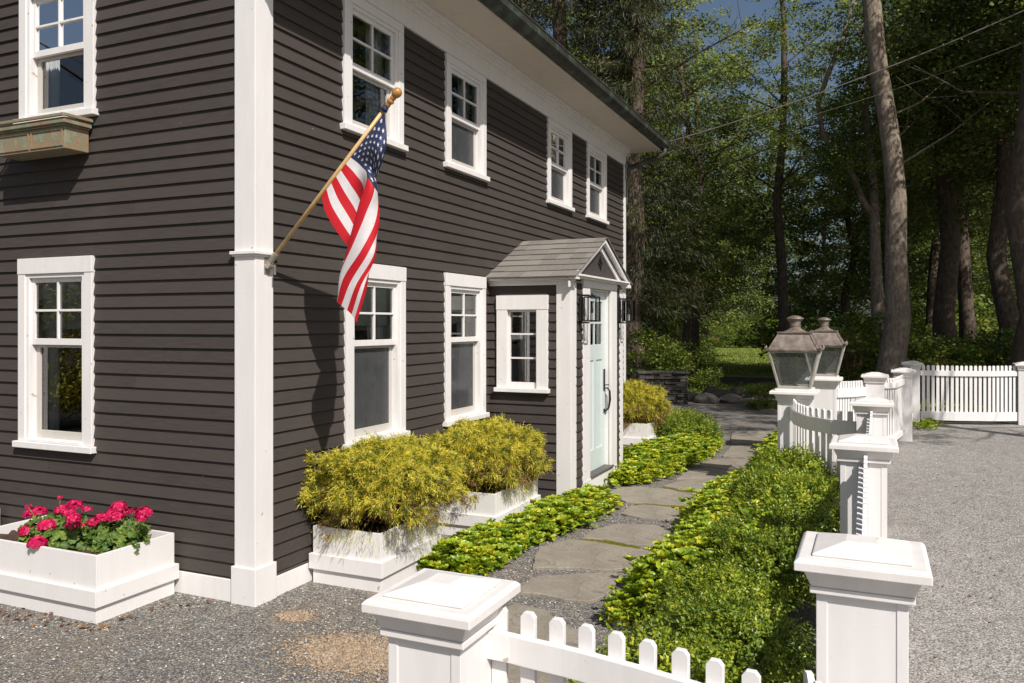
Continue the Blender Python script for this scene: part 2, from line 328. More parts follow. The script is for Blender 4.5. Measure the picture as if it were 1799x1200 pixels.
# ================================================================ house
house = thing('house', 'two storey house with charcoal brown clapboards, white trim and a small gabled entry porch', 'house', (0, 0, 0))
LEN = 8.95; DEP = 7.5; TOPZ = 4.83
def rects_minus(a0, a1, z0, z1, ops):
    xs = sorted({a0, a1, *[min(max(v, a0), a1) for o in ops for v in o[:2]]})
    out = []
    for i in range(len(xs)-1):
        p, q = xs[i], xs[i+1]
        if q-p < 1e-4: continue
        mid = (p+q)/2; segs = [(z0, z1)]
        for o in ops:
            if o[0] < mid < o[1]:
                ns = []
                for s0, s1 in segs:
                    if o[2] > s0: ns.append((s0, min(s1, o[2])))
                    if o[3] < s1: ns.append((max(s0, o[3]), s1))
                segs = [s for s in ns if s[1]-s[0] > 1e-4]
        out += [(p, q, s0, s1) for s0, s1 in segs]
    return out
def siding(name, a0, a1, z0, z1, ops, tr, parent, seed=0, gable=None):
    """boards over width a0..a1; tr(a, out, z) maps to world"""
    mb = MB(); rg = random.Random(seed); k = math.floor((z0-Z0L)/E_)
    while Z0L+k*E_ < z1:
        b, t = max(z0, Z0L+k*E_), min(z1, Z0L+(k+1)*E_); k += 1
        if t-b < 0.01: continue
        zm = (b+t)/2; spans = [(a0, a1)]
        if gable: spans = [gable(zm)]
        for o in ops:
            if o[2] < zm < o[3]:
                ns = []
                for p, q in spans:
                    if o[0] > p: ns.append((p, min(q, o[0])))
                    if o[1] < q: ns.append((max(p, o[1]), q))
                spans = [s for s in ns if s[1]-s[0] > 0.01]
        for p, q in spans:
            cuts = [p]; x = p+rg.uniform(0.6, 3.2)
            while x < q-0.4: cuts.append(x); x += rg.uniform(1.4, 3.6)
            cuts.append(q)
            for i in range(len(cuts)-1):
                c, d = cuts[i], cuts[i+1]-(0.002 if i < len(cuts)-2 else 0)
                ob = 0.021+rg.uniform(-.0012, .0012); dz = rg.uniform(-.001, .001)
                P = [tr(c, 0, b+dz), tr(d, 0, b+dz), tr(d, ob, b+dz), tr(c, ob, b+dz), tr(c, 0, t+.012), tr(d, 0, t+.012), tr(d, 0.003, t+.012), tr(c, 0.003, t+.012)]
                mb.add(P, [(0, 1, 2, 3), (3, 2, 6, 7), (0, 3, 7, 4), (1, 5, 6, 2)])
    return mb.build(name, SIDING, parent)
# wall planes: the long face has its sheathing at y=0.03 facing -y, the gable end at x=0.03 facing -x
trR = lambda a, o, z: (a, 0.03-o, z)
trL = lambda a, o, z: (0.03-o, a, z)
PX0, PX1, PY = 3.67, 5.57, -0.93          # entry porch
W_R = [(1.03, 1.917, .90, 2.40), (2.662, 3.548, .90, 2.40)]
W_RU = [(1.005, 1.885, 3.43, 4.56), (2.673, 3.56, 3.43, 4.56), (5.38, 6.27, 3.45, 4.56), (6.94, 7.86, 3.45, 4.56)]
W_L = [(1.565, 2.40, .925, 2.415), (1.545, 2.39, 3.47, 4.62)]
inset = lambda o, m=.09: (o[0]+m, o[1]-m, o[2]+m*.5, o[3]-m)
opR = [inset(o) for o in W_R+W_RU]; opL = [inset(o) for o in W_L]
trim_R = [(o[0]+.02, o[1]-.02, o[2]+.02, o[3]-.02) for o in W_R+W_RU]
porch_cut = (PX0+.03, PX1-.03, -1, 2.45)
siding('clapboard_siding', 0.17, LEN-.1, .13, 4.60, trim_R+[porch_cut, (PX0+.35, PX1-.35, 2.2, 2.6)], trR, house, 1)
siding('clapboard_siding', 0.17, DEP, .13, 5.3, [(o[0]+.02, o[1]-.02, o[2]+.02, o[3]-.02) for o in W_L], trL, house, 2)
mb = MB()   # sheathing behind the boards, with the window holes cut out
for p, q, a, b in rects_minus(0.03, LEN-.02, 0, TOPZ, opR+[(PX0+.3, PX1-.3, .15, 2.25)]): mb.box(p, q, .032, .13, a, b)
for p, q, a, b in rects_minus(0.131, DEP, 0, TOPZ, opL): mb.box(.032, .13, p, q, a, b)
mb.box(.03, LEN-.02, DEP+.002, DEP+.1, 0, TOPZ); mb.box(LEN-.1, LEN-.015, .131, DEP, 0, TOPZ)
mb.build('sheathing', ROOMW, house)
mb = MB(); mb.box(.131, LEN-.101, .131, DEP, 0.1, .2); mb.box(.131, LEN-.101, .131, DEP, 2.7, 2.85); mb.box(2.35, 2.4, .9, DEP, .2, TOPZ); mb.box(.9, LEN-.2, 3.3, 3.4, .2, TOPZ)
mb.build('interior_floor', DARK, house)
# white trim of the body
def trim(name, mb, parent=house, mat=WHITE, bevel=.004): return mb.build(name, mat, parent, bevel=bevel)
mb = MB()
mb.prism([(0, 0, .24), (.183, 0, .24), (.183, .04, .24), (.04, .04, .24), (.04, .18, .24), (0, .18, .24)], (0, 0, 4.85))
cb = trim('corner_board', mb)
mb = MB(); mb.prism([(-.013, -.013, -.03), (.203, -.013, -.03), (.203, .035, -.03), (.035, .035, -.03), (.035, .2, -.03), (-.013, .2, -.03)], (0, 0, .275)); trim('plinth', mb, cb)
mb = MB()
mb.prism([(-.028, -.028, 2.372), (.205, -.028, 2.372), (.205, .03, 2.372), (.03, .03, 2.372), (.03, .20, 2.372), (-.028, .20, 2.372)], (0, 0, .022))
mb.prism([(-.014, -.014, 2.358), (.193, -.014, 2.358), (.193, .03, 2.358), (.03, .03, 2.358), (.03, .19, 2.358), (-.014, .19, 2.358)], (0, 0, .014)); trim('band_moulding', mb, cb, bevel=.003)
for b6 in ((.204, PX0, .004, .031, -.03, .133), (PX1, LEN-.12, .004, .031, -.03, .133), (.004, .031, .204, DEP, -.03, .145)): mb = MB(); mb.box(*b6); trim('water_table', mb)
mb = MB(); mb.box(LEN-.11, LEN+.0, 0.0, .03, .1, 4.55); mb.box(LEN-.012, LEN+.01, .032, .12, .1, 4.55); trim('corner_board', mb)
# frieze, bed mouldings, soffit, fascia
EXE = LEN+.33
mb = MB(); mb.box(.184, LEN, -.004, .031, 4.555, 4.80); mb.box(-.3, EXE-.3, -.03, -.004, 4.725, 4.83); mb.box(-.3, EXE-.3, -.055, -.03, 4.765, 4.83)
mb.box(-.3, EXE-.3, -.08, -.055, 4.80, 4.832); trim('frieze', mb)
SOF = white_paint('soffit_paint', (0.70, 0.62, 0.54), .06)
mb = MB(); mb.box(-.35, EXE, -.50, .12, 4.833, 4.855); mb.box(-.35, EXE, -.535, -.50, 4.815, 4.90); mb.build('soffit', SOF, house)
mb = MB(); prof = [(-.536, 4.845), (-.60, 4.85), (-.645, 4.90), (-.655, 4.965), (-.665, 4.975), (-.665, 4.96), (-.655, 4.89), (-.605, 4.838), (-.536, 4.833)]
mb.prism([(-.35, y, z) for y, z in prof], (EXE+.35+.05, 0, 0)); mb.build('gutter', GUTTER, house)
mb = MB(); mb.tube([(-.3, -.668, 4.962), (EXE+.04, -.668, 4.962)], .006, 6); mb.build('gutter_bead', simple('bright_copper', (.5, .45, .4), .25, .9), bpy.data.objects['gutter'])
mb = MB(); RZ = 5.0
mb.prism([(-.36, -.60, 4.955), (-.36, DEP/2, 7.2), (-.36, DEP+.6, 4.955), (-.36, DEP+.6, 4.88), (-.36, DEP/2, 7.12), (-.36, -.60, 4.905)], (EXE+.36+.07, 0, 0)); mb.build('roof', SHINGLE, house)
for gx in (.05, LEN-.05): mb = MB(); mb.prism([(gx, .1, TOPZ), (gx, DEP, TOPZ), (gx, DEP/2, 7.05)], (.04, 0, 0)); mb.build('gable_wall', DARK, house)
mb = MB(); mb.tube([(EXE-.1, -.60, 4.84), (EXE-.1, -.60, 4.77), (EXE-.14, -.5, 4.70), (LEN+.06, -.02, 4.52), (LEN+.06, .06, 4.42), (LEN+.06, .07, .1)], .045, 10); mb.build('downspout', GUTTER, house, True)
mb = MB(); pts = [Vector((LEN+.03, -.03, 4.66)), Vector((LEN+.11, -.05, 4.6)), Vector((LEN+.14, -.05, 4.45)), Vector((LEN+.1, -.04, 4.36)), Vector((LEN+.02, -.02, 4.3)), Vector((LEN-.02, -.02, 3.9))]
mb.tube(pts, .009, 6); mb.tube([(LEN-.03, -.01, 4.62), (LEN-.03, -.01, 4.3)], .014, 6); mb.box(LEN-.06, LEN, -.03, 0, 4.52, 4.58); mb.build('service_wire', simple('grey_cable', (.2, .2, .19), .6), house, True)
# ---------------------------------------------------------------- windows
def window(o, face, upper=False, sillh=.05, blind=None, curtain='both', head=.125, screen=None, ratio=.585):
    """o = (a0,a1,z0,z1) outer casing; face 'R' or 'L'. local x along wall, -y outward"""
    a0, a1, z0, z1 = o; W = a1-a0; H = z1-z0
    if face == 'R': loc = (a0, .014, z0); rz = 0
    else: loc = (.014, a1, z0); rz = -math.pi/2
    c = .082; mb = MB(); sh = sillh
    mb.box(0, c, -.022, .02, sh, H-head); mb.box(W-c, W, -.022, .02, sh, H-head)
    if upper != 'flush': mb.box(-.003, W+.003, -.026, .02, H-head+.0015, H)
    else: mb.box(0, W, -.022, .02, H-head+.0015, H-.012)
    s = .036; zt = H-head+.045
    mb.box(c+.001, c+s, -.012, .10, sh, H-head); mb.box(W-c-s, W-c-.001, -.012, .10, sh, H-head); mb.box(c+.001, W-c-.001, -.034, .10, H-head-.042, H-head-.001) if False else mb.box(c+s, W-c-s, -.012, .10, H-head-.03, H-head)
    wn = mb.build('window', WHITE, house, bevel=.003); wn.location = loc; wn.rotation_euler = (0, 0, rz)
    mb = MB(); mb.box(-.028, W+.028, -.052, .02, 0, sh-.001); mb.box(c+s+.001, W-c-s-.001, -.03, .09, sh, sh+.022); mb.build('sill', WHITE, wn, bevel=.004)
    x0, x1 = c+s, W-c-s; zb, ztop = sh+.022, H-head-.03; zm = zb+(ztop-zb)*ratio
    # upper sash
    def sash(za, zc, y, nm, mat, grid, st=.034, bt=.034):
        mb = MB(); mb.box(x0+.001, x0+st, y, y+.03, za, zc); mb.box(x1-st, x1-.001, y, y+.03, za, zc)
        mb.box(x0+st, x1-st, y, y+.03, zc-st, zc); mb.box(x0+st, x1-st, y, y+.03, za, za+bt)
        if grid:
            xm, zz = (x0+x1)/2, (za+bt+zc-st)/2
            mb.box(xm-.009, xm+.009, y-.001, y+.024, za+bt, zc-st); mb.box(x0+st, xm-.009, y-.001, y+.024, zz-.009, zz+.009); mb.box(xm+.009, x1-st, y-.001, y+.024, zz-.009, zz+.009)
        sh_ = mb.build(nm, mat, wn, bevel=.002)
        mb = MB(); mb.add([(x0+st-.004, y+.016, za+bt-.004), (x1-st+.004, y+.016, za+bt-.004), (x1-st+.004, y+.016, zc-st+.004), (x0+st-.004, y+.016, zc-st+.004)], [(0, 1, 2, 3)]); mb.build('pane', GLASS, wn)
    sash(zm, ztop, .012, 'upper_sash', WHITE, True, .036, .05)
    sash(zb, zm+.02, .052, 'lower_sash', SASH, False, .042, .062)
    # curtains and blind inside
    rg = random.Random(int(a0*100)); mb = MB()
    def drape(xa, xb, zlo, zhi, y):
        n = 26; P = []
        for i in range(n+1):
            x = xa+(xb-xa)*i/n; yy = y+.018*math.sin(i*1.7+rg.random()*.6)
            P += [(x, yy, zlo), (x, yy, zhi)]
        mb.add(P, [(2*i, 2*i+2, 2*i+3, 2*i+1) for i in range(n)])
    for nm_, xa, xb in (('left', x0-.04, x0+(x1-x0)*.22), ('right', x1-(x1-x0)*.36, x1+.04)):
        if curtain in ('both', nm_): mb = MB(); drape(max(xa, x0-.02), min(xb, x1+.02), zb, ztop+.03, .142); mb.build('curtain', CURT, wn, True)
    if blind:
        mb = MB(); k = 5
        for i in range(k): mb.box(x0+.01, x1-.01, .088, .094+.005*(i % 2), ztop-blind+i*blind/k, ztop-blind+(i+1)*blind/k)
        mb.build('blind', BLIND, wn)
    if screen:
        mb = MB(); mb.box(x0+.043, x1-.043, .056, .0575, zb+.063, zm+.02-.043)
        mb.build('insect_screen', SCREEN, wn)
    return wn
window(W_R[0], 'R', blind=.36, screen='half'); window(W_R[1], 'R', blind=.34, screen='half')
for i, o in enumerate(W_RU): window(o, 'R', upper='flush', blind=None, head=.09, screen=None if i == 0 else 'half', ratio=.49)
window(W_L[0], 'L', blind=.40, curtain='left'); window(W_L[1], 'L', blind=.0, curtain='left', ratio=.5)
# ---------------------------------------------------------------- entry porch
trP = lambda a, o, z: (PX0+.02-o, a, z)            # side facing -x, a runs along y
trF = lambda a, o, z: (a, PY+.02-o, z)             # front facing -y
VW = (-.675, -.085, 1.17, 2.205)
siding('porch_siding', PY+.16, .03, .06, 2.33, [(VW[0]+.02, VW[1]-.02, VW[2]+.02, VW[3]-.02)], trP, house, 5)
siding('porch_siding', PX0+.15, 4.06, .06, 2.33, [], trF, house, 6); siding('porch_siding', 5.29, PX1-.1, .06, 2.33, [], trF, house, 7)
mb = MB()
for p, q, a, b in rects_minus(PY+.12, .03, 0, 2.36, [(VW[0]+.14, VW[1]-.14, VW[2]+.08, VW[3]-.15)]): mb.box(PX0+.022, PX0+.1, p, q, a, b)
for p, q, a, b in rects_minus(PX0+.022, PX1, 0, 2.36, [(4.28, 5.07, .0, 2.29)]): mb.box(p, q, PY+.022, PY+.118, a, b)
mb.box(PX1-.08, PX1-.002, PY+.12, .03, 0, 2.36); mb.box(PX0+.1, PX1-.1, PY+.12, .03, 2.36, 2.4)
mb.build('porch_wall', simple('cream_interior', (.42, .39, .30), .9), house)
mb = MB()
mb.prism([(PX0, PY, -.03), (PX0+.175, PY, -.03), (PX0+.175, PY+.04, -.03), (PX0+.04, PY+.04, -.03), (PX0+.04, PY+.165, -.03), (PX0, PY+.165, -.03)], (0, 0, 2.37))
trim('porch_corner_board', mb)
mb = MB(); mb.prism([(PX1-.12, PY, -.03), (PX1+.02, PY, -.03), (PX1+.02, PY+.13, -.03), (PX1, PY+.13, -.03), (PX1, PY+.021, -.03), (PX1-.12, PY+.021, -.03)], (0, 0, 2.36)); trim('porch_corner_board', mb)
# door casing, riser and threshold
mb = MB(); mb.box(4.05, 4.28, PY-.008, PY+.03, .19, 2.30); mb.box(5.07, 5.30, PY-.008, PY+.03, .19, 2.30); mb.box(4.05, 5.30, PY-.012, PY+.03, 2.3015, 2.38)
mb.box(4.262, 4.282, PY-.008, PY+.11, .20, 2.29) if False else None
mb.box(4.05, 5.30, PY-.012, PY+.02, -.03, .188); trim('door_casing', mb)
mb = MB(); mb.box(5.068, 5.088, PY+.031, PY+.12, .2, 2.30); mb.box(4.262, 4.2815, PY+.031, PY+.12, .2, 2.30); mb.box(4.282, 5.067, PY+.031, PY+.12, 2.28, 2.3); trim('door_jamb', mb)
DY = PY+.07
mb = MB(); mb.box(4.285, 5.10, PY-.035, DY+.06, .19, .21); mb.build('threshold', SILLM, house, bevel=.003)
mb = MB(); dx0, dx1, dz0, dz1 = 4.284, 5.066, .213, 2.278
# door built as rails and stiles with recessed panels, four lights on top
st = .115; gx0, gx1, gz0, gz1 = dx0+st, dx1-st, 1.66, 2.16; xm = (gx0+gx1)/2
for p, q, a, b in rects_minus(dx0, dx1, dz0, dz1, [(gx0, gx1, gz0, gz1), (gx0, xm-.045, .45, 1.48), (xm+.045, gx1, .45, 1.48)]): mb.box(p, q, DY, DY+.045, a, b)
mb.box(gx0, xm-.045, DY+.014, DY+.03, .45, 1.48); mb.box(xm+.045, gx1, DY+.014, DY+.03, .45, 1.48)
mb.box(xm-.011, xm+.011, DY+.004, DY+.03, gz0, gz1); mb.box(gx0, xm-.011, DY+.004, DY+.03, 1.90, 1.922); mb.box(xm+.011, gx1, DY+.004, DY+.03, 1.90, 1.922)
door = mb.build('door', DOORM, house, bevel=.002)
mb = MB(); mb.box(gx0, gx1, DY+.016, DY+.02, gz0, gz1); mb.build('pane', GLASS, door)
mb = MB(); mb.box(gx0-.02, gx1+.02, DY+.06, DY+.064, gz0-.02, gz1+.02); mb.build('curtain', simple('door_sheer', (.45, .42, .33), .9), door)
hx = dx1-.05; mb = MB(); mb.box(hx-.022, hx+.022, DY-.012, DY+.002, 1.10, 1.36)
mb.tube([(hx, DY-.01, 1.13), (hx, DY-.045, 1.135), (hx, DY-.072, 1.10), (hx, DY-.078, 1.0), (hx, DY-.06, .90), (hx, DY-.03, .862), (hx, DY-.01, .86)], [.008, .010, .013, .014, .012, .009, .009], 8)
mb.box(hx-.016, hx+.016, DY-.012, DY+.002, .835, .885); mb.tube([(hx, DY-.01, 1.165), (hx, DY-.05, 1.175), (hx, DY-.065, 1.165)], .007, 6); mb.build('door_handle', IRON, door, bevel=.002)
# side window of the porch
mb = MB(); y0, y1, z0, z1 = VW; X = PX0
mb.box(X-.028, X+.02, y0, y0+.125, z0+.045, z1-.155); mb.box(X-.028, X+.02, y1-.125, y1, z0+.045, z1-.155); mb.box(X-.032, X+.02, y0-.003, y1+.003, z1-.1535, z1)
mb.box(X+.0, X+.03, y0+.126, y1-.126, z0+.045, z0+.105)
wv = mb.build('window', WHITE, house, bevel=.003)
mb = MB(); mb.box(X-.06, X+.02, y0-.02, y1+.02, z0, z0+.044); mb.build('sill', WHITE, wv, bevel=.004)
mb = MB(); a, b = y0+.126, y1-.126; zb, zt = z0+.106, z1-.156
for k in (1, 2): zz = zb+(zt-zb)*k/3; mb.box(X+.02, X+.045, a+.02, b-.02, zz-.009, zz+.009)
mb.box(X+.015, X+.05, a, a+.02, zb, zt); mb.box(X+.015, X+.05, b-.02, b, zb, zt); mb.box(X+.015, X+.05, a+.02, b-.02, zt-.02, zt); mb.build('sash', WHITE, wv)
mb = MB(); mb.box(X+.034, X+.038, a+.015, b-.015, zb, zt-.015); mb.build('pane', GLASS, wv)
# porch entablature and gable roof
GX = (PX0+PX1)/2; EZ = 2.385; AZ_ = 2.885; OV = .09; FY = PY-.075
mb = MB(); mb.box(PX0-.012, PX0+.04, PY-.012, .02, 2.31, 2.345); mb.box(PX0-.04, PX0+.04, PY-.04, .014, 2.346, 2.362); mb.box(PX0-.085, PX0+.04, PY-.085, .014, 2.363, 2.385)
mb.box(PX1-.04, PX1+.085, PY-.085, .014, 2.3455, 2.385)
mb.box(PX0+.041, PX1-.041, PY-.03, PY+.03, 2.381, 2.40); mb.box(PX0+.041, PX1+.012, PY-.095, PY+.03, 2.4015, 2.422); mb.box(PX0+.041, PX1+.02, PY-.06, PY+.02, 2.386-.04+.036, 2.4); trim('porch_cornice', mb, bevel=.003)
sl_ = (AZ_-EZ)/(GX-(PX0-OV))
tri = lambda y, m: [(PX0+.05+m, y, 2.423), (PX1-.05-m, y, 2.423), (GX, y, AZ_-.11-m*sl_)]
mb = MB(); mb.prism(tri(PY, 0), (0, .04, 0)); mb.build('gable_panel', SIDING, house)
mb = MB()
for sgn in (-1, 1):
    e = GX+sgn*(GX-PX0+OV)
    for (ya, yb, lo, hi) in ((FY-.001, FY+.025, -.055, -.012), (PY-.02, PY+.001, -.135, -.075)):
        mb.prism([(e, ya, EZ+lo+.03), (e, ya, EZ+hi+.03), (GX, ya, AZ_+hi), (GX, ya, AZ_+lo)], (0, yb-ya, 0))
    mb.prism([(e, FY+.026, EZ-.0), (e, FY+.026, EZ+.012), (GX, FY+.026, AZ_-.02), (GX, FY+.026, AZ_-.036)], (0, PY-FY-.03, 0))
trim('rake_board', mb, bevel=.002)
mb = MB(); nrow = 7; rg = random.Random(4)
for sgn in (-1, 1):
    e = GX+sgn*(GX-PX0+OV+.02); L = math.hypot(GX-e, AZ_-EZ); ux, uz = (GX-e)/L, (AZ_-EZ)/L; nx, nz = (-uz if sgn < 0 else uz)*1.0, abs(ux)
    for r in range(nrow):
        a = L*r/nrow; b = min(L, a+L/nrow+.02); y = FY-.02-rg.uniform(0, .15); first = True
        while y < .03:
            y2 = min(.03, y+.165); ya = max(y, FY-.02)
            h = .013+rg.uniform(0, .006)
            P = [(e+ux*s+nx*o, yy, EZ+.0+uz*s+nz*o) for yy in (ya, y2-.002) for s, o in ((a, .0), (a, h), (b, .004), (b, 0))]
            mb.add(P, [(0, 1, 2, 3), (7, 6, 5, 4), (0, 4, 5, 1), (1, 5, 6, 2), (3, 2, 6, 7)]); y = y2
mb.build('porch_roof', SHINGLE, house)
# iron star on the gable panel
mb = MB(); c = Vector((GX+.02, PY-.006, 2.60))
for k in range(8):
    a = k*math.pi/4+.1; L = .085 if k % 2 == 0 else .055
    d = Vector((math.cos(a), 0, math.sin(a))); p = Vector((-math.sin(a), 0, math.cos(a)))
    mb.prism([c+d*.01, c+d*L*.6+p*.011, c+d*L, c+d*L*.6-p*.011], (0, -.01, 0))
mb.build('gable_ornament', IRON, house)
# ---------------------------------------------------------------- wall lanterns
def wall_lantern(x, label):
    t = thing('wall_lantern', label, 'wall lamp', (x, PY-.005, 2.06), group='black cage lanterns beside the front door')
    mb = MB(); mb.box(-.045, .045, -.02, .0, -.13, .13); mb.box(-.012, .012, -.10, -.02, .135, .155) ; mb.box(-.012, .012, -.10, -.02, -.155, -.14); mb.box(-.012, .012, -.02, 0, .13, .156); mb.box(-.012, .012, -.02, 0, -.156, -.13); mb.build('bracket', IRON, t)
    mb = MB(); w_, y0, y1, h = .062, -.195, -.065, .125; b = .0055
    for sx in (-w_, w_):
        for yy in (y0, y1): mb.box(sx-b, sx+b, yy-b, yy+b, -h, h)
    for zz in (-h, h):
        for yy in (y0, y1): mb.box(-w_+b, w_-b, yy-b, yy+b, zz-b, zz+b)
        for sx in (-w_, w_): mb.box(sx-b, sx+b, y0+b, y1-b, zz-b, zz+b)
    mb.box(-.03, .03, -.16, -.10, h+.006, h+.02); mb.box(-.008, .008, -.138, -.122, h+.02, h+.04); mb.box(-.03, .03, -.16, -.10, -h-.012, -h-.006); mb.build('cage', IRON, t)
    mb = MB(); q = .002
    for sx in (-w_, w_): mb.box(sx-q, sx+q, y0+b, y1-b, -h+b, h-b)
    for yy in (y0, y1): mb.box(-w_+b, w_-b, yy-q, yy+q, -h+b, h-b)
    mb.build('pane', CLEAR, t)
    mb = MB(); mb.lathe([(.012, -h), (.012, -.05), (.014, -.045)], (0, -.13, 0), 10); mb.build('candle_sleeve', WHITE, t)
    mb = MB(); mb.lathe([(.008, -.044), (.016, -.02), (.015, .0), (.005, .035), (.001, .05)], (0, -.13, 0), 10); mb.build('bulb', LGLASS, t, True)
wall_lantern(3.955, 'black cage wall lamp left of the pale mint door'); wall_lantern(5.375, 'black cage wall lamp right of the pale mint door')
# ---------------------------------------------------------------- copper window box
t = thing('window_box', 'weathered copper planter box under the upper left window, green streaks', 'window box', (0, 0, 0))
ya, yb = 1.60, 2.36
def ring(mb, x, y0, y1, z0, z1): mb.box(x, -.002, y0, y1, z0, z1)
mb = MB(); ring(mb, -.20, ya, yb, 3.19, 3.355); b_ = mb.build('box', COPPERBOX, t, bevel=.003)
mb = MB(); m = .02
for (y0, y1) in ((ya+m, (ya+yb)/2-.01), ((ya+yb)/2+.01, yb-m)):
    mb.box(-.208, -.2015, y0, y0+.012, 3.21, 3.34); mb.box(-.208, -.2015, y1-.012, y1, 3.21, 3.34); mb.box(-.208, -.2015, y0+.012, y1-.012, 3.21, 3.222); mb.box(-.208, -.2015, y0+.012, y1-.012, 3.328, 3.34)
mb.build('panel_moulding', COPPERBOX, b_)
mb = MB(); ring(mb, -.215, ya-.015, yb+.015, 3.356, 3.368); ring(mb, -.235, ya-.035, yb+.035, 3.369, 3.40); ring(mb, -.228, ya-.028, yb+.028, 3.401, 3.412)
mb.box(-.25, -.232, ya-.05, yb+.05, 3.413, 3.437); mb.box(-.2315, -.002, ya-.05, ya-.032, 3.413, 3.437); mb.box(-.2315, -.002, yb+.032, yb+.05, 3.413, 3.437); mb.build('rim', COPPERBOX, t, bevel=.004)
# ================================================================ flag
B0 = Vector((.115, -.03, 2.325)); TIP = Vector((.20, -.993, 3.394)); pd = (TIP-B0).normalized()
fp = thing('flagpole', 'varnished wooden flagpole slanting up from the corner board', 'flagpole', B0)
rel = lambda v: Vector(v)-B0
mb = MB(); mb.tube([rel(B0+pd*.04), rel(TIP-pd*.09)], [.0145, .0135], 14); mb.build('shaft', WOODP, fp, True)
mb = MB(); Mz = Matrix.Translation(rel(TIP-pd*.095)) @ pd.to_track_quat('Z', 'Y').to_matrix().to_4x4()
mb.lathe([(.016, -.02), (.019, 0), (.016, .012), (.023, .02), (.025, .03), (.018, .038), (.017, .046), (.022, .052), (.018, .058), (.021, .066), (.029, .078), (.033, .095), (.030, .112), (.018, .126), (.003, .131)], n=20, M=Mz); mb.build('finial', WOODT, fp, True)
mb = MB(); mb.tube([rel(B0+pd*-.02), rel(B0+pd*.075)], .021, 14); mb.tube([rel(B0+Vector((-.03, .0, -.03))), rel(B0+Vector((.03, 0, -.03)))], .017, 12)
mb.box(-.028, .028, .026, .034, -.085, .06); mb.tube([(0, .03, -.03), (0, .0, -.03)], .024, 12)
mb.box(.0, .02, -.035, -.030, -.09, -.02); mb.build('bracket', GALV, fp, bevel=.002)
KU = [0, .1, .2, .35, .54, .7, 1]; KV = [0, .2, .4, .55, .7, .85, 1]
KP = np.array([
 [(.14,-.97,3.283),(.14,-.923,3.237),(.14,-.871,3.187),(.14,-.796,3.117),(.14,-.699,3.026),(.14,-.613,2.947),(.14,-.457,2.796)],
 [(.13,-.955,3.027),(.09,-.947,3.013),(.08,-.919,2.999),(.12,-.841,2.98),(.17,-.736,2.935),(.15,-.66,2.814),(.11,-.503,2.63)],
 [(.21,-.78,2.74),(.2,-.822,2.747),(.14,-.884,2.749),(.08,-.889,2.787),(.09,-.839,2.836),(.17,-.731,2.689),(.14,-.618,2.448)],
 [(.22,-.764,2.535),(.19,-.824,2.537),(.14,-.893,2.546),(.08,-.859,2.589),(.07,-.783,2.643),(.19,-.749,2.533),(.21,-.654,2.388)],
 [(.18,-.8,2.306),(.13,-.878,2.337),(.08,-.872,2.351),(.06,-.812,2.381),(.08,-.697,2.405),(.19,-.695,2.329),(.23,-.721,2.35)],
 [(.12,-.819,2.117),(.09,-.817,2.131),(.07,-.796,2.141),(.07,-.721,2.176),(.09,-.631,2.223),(.18,-.666,2.16),(.21,-.699,2.198)],
 [(.12,-.744,1.907),(.1,-.736,1.93),(.09,-.712,1.959),(.09,-.663,2.004),(.11,-.594,2.046),(.17,-.61,2.009),(.19,-.65,1.991)]])
# hoist follows the pole itself
for i, u in enumerate(KU):
    q = TIP-pd*.135+(-pd)*(.70*u); KP[0][i] = (q.x, q.y, q.z-.012)
def cr(K, P, x):
    i = max(0, min(len(K)-2, sum(1 for k in K[1:-1] if x >= k))); h = K[i+1]-K[i]; t = (x-K[i])/h
    def tan(j):
        if j == 0: return (P[1]-P[0])/(K[1]-K[0])
        if j == len(K)-1: return (P[j]-P[j-1])/(K[j]-K[j-1])
        return (P[j+1]-P[j-1])/(K[j+1]-K[j-1])
    m0, m1 = tan(i)*h, tan(i+1)*h; t2, t3 = t*t, t*t*t
    return P[i]*(2*t3-3*t2+1)+m0*(t3-2*t2+t)+P[i+1]*(-2*t3+3*t2)+m1*(t3-t2)
KR = [KU, [0, .1, .2, .37, .54, .7, 1], [0, .2, .42, .48, .54, .7, 1], [0, .16, .34, .44, .54, .7, 1], [0, .16, .27, .40, .52, .7, 1], [0, .08, .16, .32, .47, .7, 1], [0, .07, .15, .27, .41, .7, 1]]
def flagP(u, v):
    rows = np.array([cr(KR[j], KP[j], u) for j in range(len(KV))]); p = cr(KV, rows, v)
    p[0] += .012*math.sin(u*17+v*5)*v; return p
NU, NV = 65, 70
G = np.array([[flagP(i/NU, j/NV) for j in range(NV+1)] for i in range(NU+1)])
fl = thing('flag', 'stars and stripes flag hanging limp from the slanted pole', 'flag', tuple(G[0][0]))
o0 = G[0][0].copy(); V = (G-o0).reshape(-1, 3); F = []; MI = []
for i in range(NU):
    for j in range(NV):
        a = i*(NV+1)+j; F.append((a, a+1, a+NV+2, a+NV+1)); s = i*13//NU
        MI.append(2 if (s < 7 and j < NV*.4) else (0 if s % 2 == 0 else 1))
clo = obj('cloth', np_mesh('cloth', V, F, [RED, FWHITE, NAVY], True, MI), fl)
sv = []; sf = []; k = 0
def nrm(u, v):
    e = .004; a = flagP(min(1, u+e), v)-flagP(max(0, u-e), v); b = flagP(u, min(1, v+e))-flagP(u, max(0, v-e)); n = np.cross(a, b); return n/np.linalg.norm(n)
